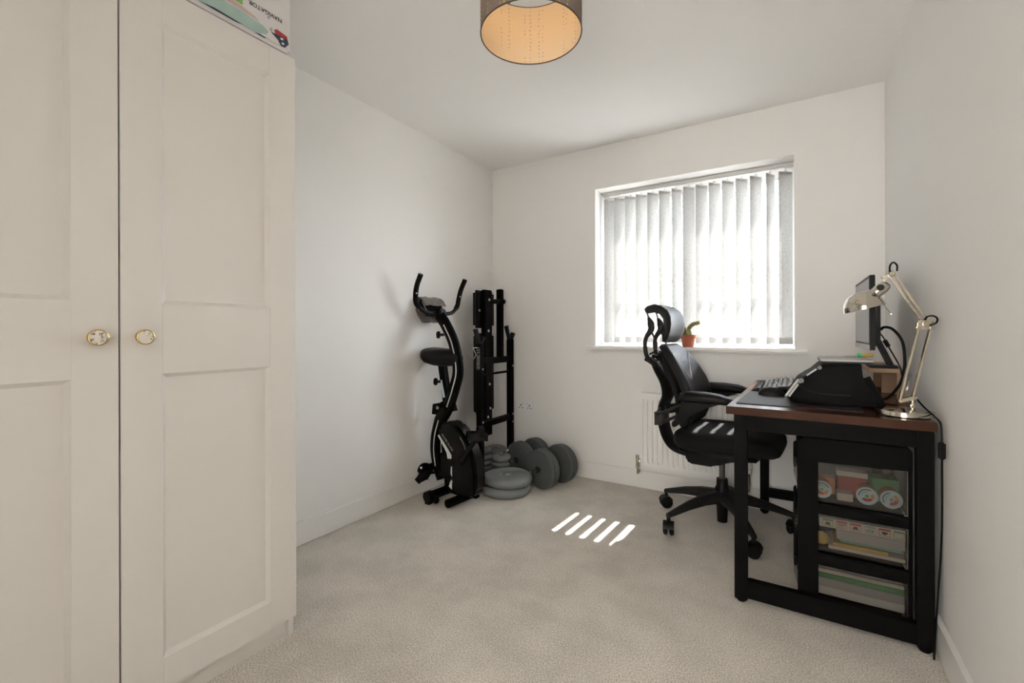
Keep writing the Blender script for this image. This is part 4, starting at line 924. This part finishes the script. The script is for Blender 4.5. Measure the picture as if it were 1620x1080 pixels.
# back shell and spine
rings = []
for (z, x, hw) in ((0.955, -0.318, 0.05), (0.93, -0.308, 0.11), (0.86, -0.270, 0.15), (0.78, -0.230, 0.17), (0.70, -0.206, 0.175), (0.62, -0.204, 0.165), (0.56, -0.212, 0.13), (0.535, -0.222, 0.07)):
    ring = [K(x + 0.040 * (y / 0.22) ** 2, y, z) for y in [hw * (-1 + k / 6) for k in range(13)]] + [K(x - 0.014 + 0.03 * (y / 0.22) ** 2, y, z) for y in [hw * (1 - k / 6) for k in range(13)]]
    rings.append(ring)
bm = bm_new(); loft(bm, rings); obj('back_shell', bm, M['blackp'], ch, sharp=60)
bm = bm_new()
sp = [(-0.368, 0.888, 0.070, 0.014), (-0.345, 0.842, 0.080, 0.017), (-0.305, 0.772, 0.090, 0.020), (-0.292, 0.700, 0.095, 0.022), (-0.312, 0.640, 0.095, 0.022), (-0.320, 0.565, 0.090, 0.021), (-0.300, 0.470, 0.085, 0.020), (-0.255, 0.405, 0.080, 0.019), (-0.185, 0.382, 0.075, 0.018), (-0.10, 0.378, 0.065, 0.016)]
tube(bm, [K(x, 0, z) for x, z, a, b_ in sp], [(a, b_) for x, z, a, b_ in sp], 16, smooth=5, side=K(0, 1, 0) - K(0, 0, 0))
obj('spine', bm, M['graphite'], ch, sharp=60)
bm = bm_new(); tube(bm, [K(-0.405, -0.045, 0.902), K(-0.405, 0.045, 0.902)], 0.012, 12); bar(bm, K(-0.40, 0, 0.900), K(-0.355, 0, 0.872), 0.08, 0.016, bev=0.004); obj('recline_lever', bm, M['blackp'], ch)
# headrest frame: two curved arms with slim rods
for sg in (-1, 1):
    bm = bm_new(); y = sg * 0.085
    tube(bm, [K(-0.345, y * 0.7, 0.868), K(-0.385, y, 0.920), K(-0.398, y, 0.985), K(-0.390, y, 1.035), K(-0.362, y, 1.078), K(-0.364, y, 1.115), K(-0.378, y, 1.150)], [(0.012, 0.014), (0.010, 0.013), (0.009, 0.012), (0.009, 0.012), (0.011, 0.018), (0.011, 0.020), (0.008, 0.007)], 10, smooth=5, side=K(0, 1, 0) - K(0, 0, 0))
    tube(bm, [K(-0.376, y, 1.145), K(-0.392, y, 1.192)], 0.0042, 8)
    tube(bm, [K(-0.366, y, 1.078), K(-0.330, y, 1.000), K(-0.342, y, 0.955), K(-0.372, y, 0.935)], 0.0055, 8, smooth=5)
    obj('headrest_arm', bm, M['graphite'], ch)
bm = bm_new(); tube(bm, [K(-0.355, -0.07, 0.925), K(-0.325, 0, 0.915), K(-0.355, 0.07, 0.925)], 0.011, 10, smooth=4); bar(bm, K(-0.33, 0, 0.91), K(-0.285, 0, 0.965), 0.05, 0.02, bev=0.004); obj('headrest_crosspiece', bm, M['blackp'], ch)
hp_ = [(-0.290, 1.003), (-0.272, 1.022), (-0.258, 1.06), (-0.250, 1.11), (-0.254, 1.155), (-0.272, 1.192), (-0.308, 1.218), (-0.350, 1.228), (-0.392, 1.216), (-0.408, 1.200), (-0.398, 1.193), (-0.352, 1.200), (-0.318, 1.185), (-0.298, 1.150), (-0.295, 1.09), (-0.305, 1.04), (-0.304, 1.010)]
hcx = -0.29; hcz = 1.11
rings = []
for (y, k1, k2) in ((-0.142, 0.90, 0.72), (-0.134, 0.96, 0.90), (-0.115, 0.99, 0.97), (-0.06, 1, 1), (0, 1, 1.0), (0.06, 1, 1), (0.115, 0.99, 0.97), (0.134, 0.96, 0.90), (0.142, 0.90, 0.72)):
    ring = []
    for (u, v) in hp_:
        ring.append(K(hcx + (u - hcx) * k1 + 0.022 * (y / 0.14) ** 2, y, hcz + (v - hcz) * k2))
    rings.append(ring)
bm = bm_new(); loft(bm, rings); obj('headrest', bm, M['chairleather'], ch, sharp=70)
# armrests
for sg in (-1, 1):
    rings = []
    for (x, z, hw, ht) in ((-0.155, 0.722, 0.020, 0.012), (-0.148, 0.726, 0.038, 0.024), (-0.11, 0.732, 0.046, 0.028), (-0.03, 0.7325, 0.047, 0.028), (0.04, 0.728, 0.045, 0.025), (0.088, 0.720, 0.036, 0.019), (0.108, 0.715, 0.020, 0.011)):
        rings.append([K(x, sg * 0.250 + hw * math.copysign(abs(math.cos(t)) ** 0.7, math.cos(t)), z + ht * math.copysign(abs(math.sin(t)) ** 0.8, math.sin(t))) for t in [2 * PI * k / 16 for k in range(16)]])
    bm = bm_new(); loft(bm, rings); ar = obj('armrest', bm, M['leather'], ch, sharp=70)
    bm = bm_new(); prism(bm, [(-0.145, 0.710), (0.05, 0.705), (-0.03, 0.682), (-0.065, 0.655), (-0.125, 0.612), (-0.185, 0.560), (-0.200, 0.580), (-0.150, 0.645)], lambda u, v, d: K(u, d, v), sg * 0.250 - 0.014, sg * 0.250 + 0.014, bev=0.006); obj('arm_support', bm, M['blackp'], ar)
    bm = bm_new()
    for (a, b_) in (((-0.275, 0.618), (-0.150, 0.684)), ((-0.262, 0.572), (-0.150, 0.634))): tube(bm, [K(a[0], sg * 0.236, a[1]), K(b_[0], sg * 0.240, b_[1])], 0.0085, 10)
    bar(bm, K(-0.305, sg * 0.06, 0.605), K(-0.272, sg * 0.240, 0.598), 0.022, 0.055, bev=0.008); obj('arm_link', bm, M['graphite'], ar)

# ------------------------------------------------------------------ things on the desk
bm = bm_new(); prism(bm, [(1.915, -1.055), (2.330, -1.060), (2.365, -0.130), (1.955, -0.125)], XY, DT + 0.0005, DT + 0.0035, bev=0.001); tag(obj('desk_mat', bm, M['matpad']), 'dark rectangular desk mat on the brown desk top', 'desk mat')
DM = DT + 0.0038
# keyboard (long side along the desk)
kb = empty('keyboard', (2.05, -0.42, DM), 'black keyboard lying on the desk mat beyond the mouse', 'keyboard')
kx0, kx1, ky0, ky1 = 1.985, 2.118, -0.640, -0.195
km = Matrix.Translation((kx0, 0, DM)) @ Matrix.Rotation(math.radians(-9), 4, 'Y')
bm = bm_new(); box(bm, 0, kx1 - kx0, ky0, ky1, 0.002, 0.016, bev=0.004, mtx=km); obj('body', bm, M['blackp'], kb)
for y in (ky0 + 0.03, ky1 - 0.03): bm = bm_new(); bar(bm, (kx1 - 0.012, y, DM), (kx1 - 0.014, y, DM + 0.026), 0.02, 0.008, up=(1, 0, 0), bev=0.001); obj('foot', bm, M['blackp'], kb)
kbm = bm_new(); 
loft(kbm, [[V(-0.0078, -0.0078, 0), V(0.0078, -0.0078, 0), V(0.0078, 0.0078, 0), V(-0.0078, 0.0078, 0)], [V(-0.0062, -0.0062, 0.009), V(0.0062, -0.0062, 0.009), V(0.0062, 0.0062, 0.009), V(-0.0062, 0.0062, 0.009)]])
kme = bpy.data.meshes.new('key'); bmesh.ops.recalc_face_normals(kbm, faces=kbm.faces); kbm.to_mesh(kme); kbm.free(); kme.materials.append(M['keytop'])
for i in range(6):
    for j in range(23):
        if j in (4, 8) or (i in (2,) and 4 <= j <= 8): continue
        if i == 5 and j % 2: continue
        p_ = km @ V(0.016 + i * 0.0205 + (0.004 if i == 5 else 0), ky0 + 0.016 + j * 0.0188, 0.0155)
        o = inst('key', kme, kb, p_, (0, math.radians(-9), 0))
# mouse
mo = empty('computer_mouse', (2.03, -0.72, DM), 'black computer mouse on the desk mat in front of the keyboard', 'mouse')
rings = []
for (x, hw, h) in ((-0.052, 0.012, 0.012), (-0.047, 0.022, 0.022), (-0.03, 0.030, 0.034), (-0.005, 0.032, 0.039), (0.02, 0.031, 0.034), (0.04, 0.027, 0.023), (0.052, 0.018, 0.012)):
    rings.append([V(2.030 + x, -0.735 + hw * math.cos(t), DM + (h * math.sin(t) if math.sin(t) > 0 else 0)) for t in [2 * PI * k / 16 for k in range(16)]])
bm = bm_new(); loft(bm, rings); obj('shell', bm, M['blackp'], mo, sharp=60)
bm = bm_new(); disc(bm, (2.063, -0.739, DM + 0.018), 0.009, 0.007, (0, 1, 0), 16, 0.002); obj('scroll_wheel', bm, M['graphite'], mo)
# wrist rest
bm = bm_new(); prism(bm, [(1.938, DM), (1.978, DM), (1.978, DM + 0.014), (1.968, DM + 0.017), (1.945, DM + 0.006)], XZ, -0.62, -0.24, bev=0.002, seg=2); tag(obj('wrist_rest', bm, M['blackp']), 'low black wrist rest along the keyboard', 'wrist rest')
# soft black laptop case with silver edge, laptop on top
lc = empty('laptop_case', (2.24, -0.80, DM), 'bulky soft black laptop case lying on the desk mat', 'laptop case')
cp = [(2.092, DM + 0.018), (2.098, DM + 0.030), (2.130, 0.868), (2.156, 0.892), (2.176, 0.905), (2.206, 0.932), (2.216, 0.939), (2.290, 0.943), (2.334, 0.941), (2.338, 0.900), (2.352, 0.868), (2.392, 0.812), (2.400, DM + 0.006), (2.31, DM + 0.0005), (2.18, DM + 0.0005), (2.125, DM + 0.003), (2.106, DM + 0.010)]
rings = []
for (y, k1) in ((-0.955, 0.93), (-0.950, 0.97), (-0.935, 0.995), (-0.86, 1.0), (-0.74, 1.0), (-0.665, 0.995), (-0.65, 0.97), (-0.645, 0.93)):
    ccx, ccz = 2.24, DM + 0.07
    rings.append([V(ccx + (u - ccx) * k1 + 0.004 * math.sin(y * 60 + i), y + 0.004 * math.sin(i * 1.7) * (1 if k1 < 1 else 0), max(DM + 0.0005, ccz + (v - ccz) * k1)) for i, (u, v) in enumerate(cp)])
bm = bm_new(); loft(bm, rings); obj('case_body', bm, M['fabric'], lc, sharp=60)
bm = bm_new()
for off in (0.000, 0.011): bar(bm, (2.088 + off, -0.956 + off * 0.2, 0.806 - off * 0.1), (2.131 + off, -0.956 + off * 0.2, 0.876 - off * 0.1), 0.008, 0.005, up=(0, 1, 0), bev=0.001)
bar(bm, (2.160, -0.957, 0.893), (2.192, -0.957, 0.920), 0.006, 0.004, up=(0, 1, 0), bev=0.001)
tag(obj('edge_strip', bm, M['silver'], lc), 'silver edge strips of the case')
bm = bm_new(); box(bm, 2.132, 2.150, -0.960, -0.950, 0.862, 0.880, bev=0.003); box(bm, 2.196, 2.210, -0.960, -0.95, 0.918, 0.932, bev=0.003); obj('buckle', bm, mat('dull_metal', (0.16, 0.155, 0.15, 1), 0.45), lc)
bm = bm_new(); tube(bm, [(2.131, -0.960, 0.862), (2.150, -0.962, 0.838), (2.19, -0.963, 0.826), (2.24, -0.963, 0.823), (2.30, -0.960, 0.822)], 0.0028, 8, smooth=5); obj('side_cord', bm, M['graphite'], lc)
bm = bm_new(); tube(bm, [(2.335, -0.93, 0.885), (2.36, -0.94, 0.83), (2.385, -0.925, DM + 0.010), (2.425, -0.90, DT + 0.008), (2.43, -0.84, DT + 0.008)], (0.030, 0.004), 8, smooth=5, side=(1, -0.3, 0)); obj('strap', bm, M['blackm'], lc)
lt = empty('laptop', (2.28, -0.80, 0.944), 'closed grey laptop lying on top of the black case', 'laptop')
bm = bm_new(); box(bm, 2.205, 2.372, -0.945, -0.665, 0.9445, 0.9505, bev=0.002); obj('base', bm, M['graphite'], lt)
bm = bm_new(); box(bm, 2.207, 2.372, -0.945, -0.665, 0.9508, 0.9575, bev=0.002); obj('lid', bm, M['silver'], lt)
# monitor riser
rs_ = empty('monitor_riser', (2.46, -0.31, DT), 'light wooden monitor riser at the back of the desk', 'riser')
RZ = 0.905
bm = bm_new(); box(bm, 2.393, 2.524, -0.585, -0.06, RZ - 0.018, RZ, bev=0.002); obj('shelf', bm, M['woodraw'], rs_)
for y in (-0.565, -0.345, -0.085):
    bm = bm_new(); box(bm, 2.470 if y > -0.5 else 2.494, 2.523, y - 0.008, y + 0.008, DT + 0.0005, RZ - 0.018, bev=0.001); obj('side_panel', bm, M['woodraw'], rs_)
# monitor
mn = empty('monitor', (2.44, -0.53, RZ), 'thin black computer monitor seen edge-on above the wooden riser', 'monitor')
bm = bm_new(); box(bm, 2.378, 2.397, -0.775, -0.285, 0.990, 1.297, bev=0.002); obj('bezel', bm, M['blackp'], mn)
bm = bm_new(); box(bm, 2.3772, 2.379, -0.760, -0.300, 1.020, 1.284); obj('screen', bm, M['screen'], mn)
bm = bm_new(); box(bm, 2.3765, 2.379, -0.774, -0.286, 0.991, 1.012, bev=0.0005); tag(obj('chin', bm, M['silver'], mn), 'silver lower edge of the monitor')
bm = bm_new(); loft(bm, [[V(2.397, -0.755, 1.00), V(2.397, -0.305, 1.00), V(2.397, -0.305, 1.26), V(2.397, -0.755, 1.26)], [V(2.428, -0.66, 1.03), V(2.428, -0.40, 1.03), V(2.428, -0.40, 1.18), V(2.428, -0.66, 1.18)]]); obj('rear_cover', bm, M['graphite'], mn)
bm = bm_new(); bar(bm, (2.425, -0.53, 1.045), (2.478, -0.53, RZ + 0.012), 0.055, 0.020, up=(1, 0, 0.5), bev=0.003); obj('stand_arm', bm, M['blackp'], mn)
bm = bm_new(); box(bm, 2.398, 2.500, -0.580, -0.440, RZ + 0.0005, RZ + 0.014, bev=0.004); obj('stand_foot', bm, M['blackp'], mn)
def cable(name, pts, r, label, extra=None):
    bm = bm_new(); tube(bm, pts, r, 8, smooth=7)
    if extra: tube(bm, extra[:2], extra[2], 10)
    return tag(obj(name, bm, M['blackp']), label, 'cable')
cable('video_cable', [(2.4335, -0.62, 1.075), (2.444, -0.64, 1.085), (2.468, -0.66, 1.075), (2.495, -0.67, 1.03), (2.504, -0.67, 0.96), (2.500, -0.67, 0.89), (2.480, -0.68, 0.835), (2.440, -0.70, DT + 0.014), (2.410, -0.63, DT + 0.007)], 0.0055, 'thick black cable looping from the monitor back down to the desk')
cable('power_cable', [(2.432, -0.57, 1.06), (2.447, -0.56, 1.045), (2.470, -0.575, 0.99), (2.497, -0.605, 0.92), (2.505, -0.605, 0.88)], 0.003, 'thin black cable with a square plug behind the monitor', ((2.453, -0.566, 1.028), (2.466, -0.572, 1.000), 0.0085))
# screwdriver by the monitor foot
sd = empty('screwdriver', (2.40, -0.60, 0.958), 'small screwdriver with a green and yellow handle on the laptop', 'screwdriver')
zz = 0.9665
bm = bm_new(); tube(bm, [(2.300, -0.700, zz - 0.0065), (2.345, -0.698, zz - 0.003)], 0.0018, 8); obj('shaft', bm, M['steel'], sd)
bm = bm_new(); lathe(bm, [(0, 0), (0.006, 0.001), (0.0085, 0.006), (0.0085, 0.014), (0.006, 0.018), (0, 0.018)], (2.343, -0.698, zz), (1, 0.03, 0), 16); obj('green_collar', bm, M['brightgreen'], sd)
bm = bm_new(); lathe(bm, [(0, 0), (0.005, 0), (0.0078, 0.008), (0.0078, 0.030), (0.005, 0.038), (0, 0.038)], (2.3615, -0.697, zz), (1, 0.03, 0), 12); obj('handle', bm, M['yellow'], sd)

# ------------------------------------------------------------------ chrome desk lamp
dl = empty('desk_lamp', (2.443, -1.04, DT), 'chrome swing-arm desk lamp on the near corner of the desk', 'lamp')
LY = -1.04
bm = bm_new(); lathe(bm, [(0, 0.0005), (0.078, 0.0005), (0.080, 0.003), (0.080, 0.016), (0.078, 0.020), (0.02, 0.024), (0, 0.024)], (2.443, LY, DT), seg=48); obj('base', bm, M['chrome'], dl)
bm = bm_new(); tube(bm, [(2.466, LY, DT + 0.022), (2.466, LY, DT + 0.055)], 0.008, 14); box(bm, 2.458, 2.474, LY - 0.010, LY + 0.010, DT + 0.028, DT + 0.042, bev=0.002); disc(bm, (2.466, LY - 0.018, DT + 0.034), 0.006, 0.010, (0, 1, 0), 10)
bar(bm, (2.428, LY, DT + 0.048), (2.478, LY, DT + 0.066), 0.024, 0.012, bev=0.002); obj('pivot', bm, M['nickel'], dl)
def rods(name, a, b_, w, dy, sz=0.0065):
    bm = bm_new()
    for s in (-1, 1):
        bar(bm, (a[0] + s * w, LY + s * dy, a[1]), (b_[0] + s * w, LY + s * dy, b_[1]), sz, sz, up=(1, 0, 0), bev=0.001)
        bar(bm, (a[0] + s * w, LY - s * dy * 0.4, a[1]), (b_[0] + s * w, LY - s * dy * 0.4, b_[1]), sz * 0.8, sz * 0.8, up=(1, 0, 0), bev=0.001)
    return obj(name, bm, M['nickel'], dl)
rods('lower_arm', (2.448, 0.832), (2.497, 1.080), 0.0165, 0.009)
bm = bm_new()
P = [V(2.446 + 0.0035 * math.cos(t * 1.6) + 0.016 * t / 60, LY + 0.0035 * math.sin(t * 1.6), 0.842 + 0.075 * t / 60) for t in range(61)]
tube(bm, P, 0.0009, 5); obj('spring', bm, M['steel'], dl)
bm = bm_new(); prism(bm, [(2.474, 1.075), (2.520, 1.072), (2.522, 1.095), (2.508, 1.115), (2.490, 1.112), (2.476, 1.10)], XZ, LY - 0.012, LY + 0.012, bev=0.003); disc(bm, (2.500, LY - 0.020, 1.092), 0.009, 0.040, (0, 1, 0), 14, 0.002); disc(bm, (2.481, LY - 0.017, 1.079), 0.0055, 0.034, (0, 1, 0), 10, 0.001); disc(bm, (2.515, LY - 0.017, 1.080), 0.0055, 0.034, (0, 1, 0), 10, 0.001); obj('elbow', bm, M['nickel'], dl)
rods('upper_arm', (2.497, 1.105), (2.410, 1.268), 0.0085, 0.009, 0.006)
bm = bm_new(); tube(bm, [V(2.486 - 0.035 * t / 60 + 0.003 * math.cos(t * 1.6), LY - 0.012 + 0.003 * math.sin(t * 1.6), 1.108 + 0.066 * t / 60) for t in range(61)], 0.0009, 5); obj('spring', bm, M['steel'], dl)
bm = bm_new(); disc(bm, (2.410, LY - 0.016, 1.271), 0.010, 0.032, (0, 1, 0), 14, 0.002); bar(bm, (2.414, LY, 1.268), (2.385, LY, 1.257), 0.016, 0.010, bev=0.002); disc(bm, (2.388, LY - 0.013, 1.262), 0.006, 0.026, (0, 1, 0), 10); bar(bm, (2.392, LY, 1.258), (2.386, LY, 1.236), 0.012, 0.010, bev=0.002); obj('head_joint', bm, M['nickel'], dl)
ax = V(2.401 - 2.350, 0, 1.240 - 1.192).normalized()      # socket axis, up and to the right
bm = bm_new(); c = V(2.348, LY, 1.188); lathe(bm, [(0, 0), (0.024, 0.0), (0.0275, 0.006), (0.025, 0.018), (0.019, 0.024), (0.021, 0.05), (0.017, 0.066), (0.010, 0.072), (0, 0.072)], c, ax, 24); hdd = obj('lamp_socket', bm, M['chrome'], dl)
bm = bm_new(); disc(bm, c + ax * 0.045 + V(-0.004, -0.021, 0.004), 0.011, 0.006, (0, -1, 0), 16, 0.002); tag(obj('switch', bm, M['blackp'], hdd), 'black round switch')
# dome: opens down, tilted
dn = V(math.sin(math.radians(15)), 0, -math.cos(math.radians(15)))     # opening direction
dc = V(2.334, LY, 1.150); Rr = 0.0625
pr = []
for k in range(13):
    a = PI / 2 * k / 12; pr.append((Rr * math.sin(a), -0.064 * math.cos(a)))
prof_o = [(r, h) for r, h in pr]; prof_i = [(max(0, r - 0.0015), h + 0.0015) for r, h in reversed(pr)]; prof_i[-1] = (0, prof_i[-1][1])
bm = bm_new(); lathe(bm, prof_o + [(Rr + 0.0022, -0.0005), (Rr + 0.0022, 0.0015)] + prof_i, dc, dn, 40); obj('lamp_shade', bm, M['chrome'], dl)
bm = bm_new(); tube(bm, [(2.372, LY - 0.020, 1.186), (2.405, LY - 0.030, 1.128)], 0.0013, 6); disc(bm, (2.404, LY - 0.0298, 1.130), 0.004, 0.005, (0.5, -0.15, -0.85), 8); obj('adjusting_rod', bm, M['nickel'], dl)
bm = bm_new(); tube(bm, [(2.403, LY - 0.016, 1.276), (2.404, LY - 0.017, 1.298), (2.413, LY - 0.017, 1.309), (2.423, LY - 0.016, 1.298), (2.423, LY - 0.014, 1.278)], 0.0028, 8, smooth=5); obj('cord_loop', bm, M['blackp'], dl)
bm = bm_new(); tube(bm, [(2.496, LY - 0.016, 1.106), (2.502, LY - 0.022, 1.118), (2.516, LY - 0.030, 1.119), (2.524, LY - 0.034, 1.109), (2.521, LY - 0.028, 1.095), (2.508, LY - 0.018, 1.088)], 0.0028, 8, smooth=5); obj('cord_loop', bm, M['blackp'], dl)
bm = bm_new(); tube(bm, [(2.472, LY, 0.842), (2.482, LY - 0.005, 0.826), (2.496, LY - 0.020, 0.806), (2.508, LY - 0.060, 0.790), (2.5125, LY - 0.115, 0.779), (2.514, LY - 0.126, 0.765), (2.515, LY - 0.128, 0.735), (2.515, LY - 0.128, 0.715)], 0.0028, 8, smooth=6); cdd = obj('cord', bm, M['blackp'], dl)
bm = bm_new(); box(bm, 2.506, 2.523, LY - 0.140, LY - 0.120, 0.662, 0.716, bev=0.004); obj('cord_switch', bm, M['blackp'], cdd)
bm = bm_new(); tube(bm, [(2.515, LY - 0.128, 0.663), (2.515, LY - 0.120, 0.40), (2.505, LY - 0.095, 0.10), (2.500, LY - 0.100, 0.004)], 0.0028, 8, smooth=6); obj('cord_tail', bm, M['blackp'], cdd)
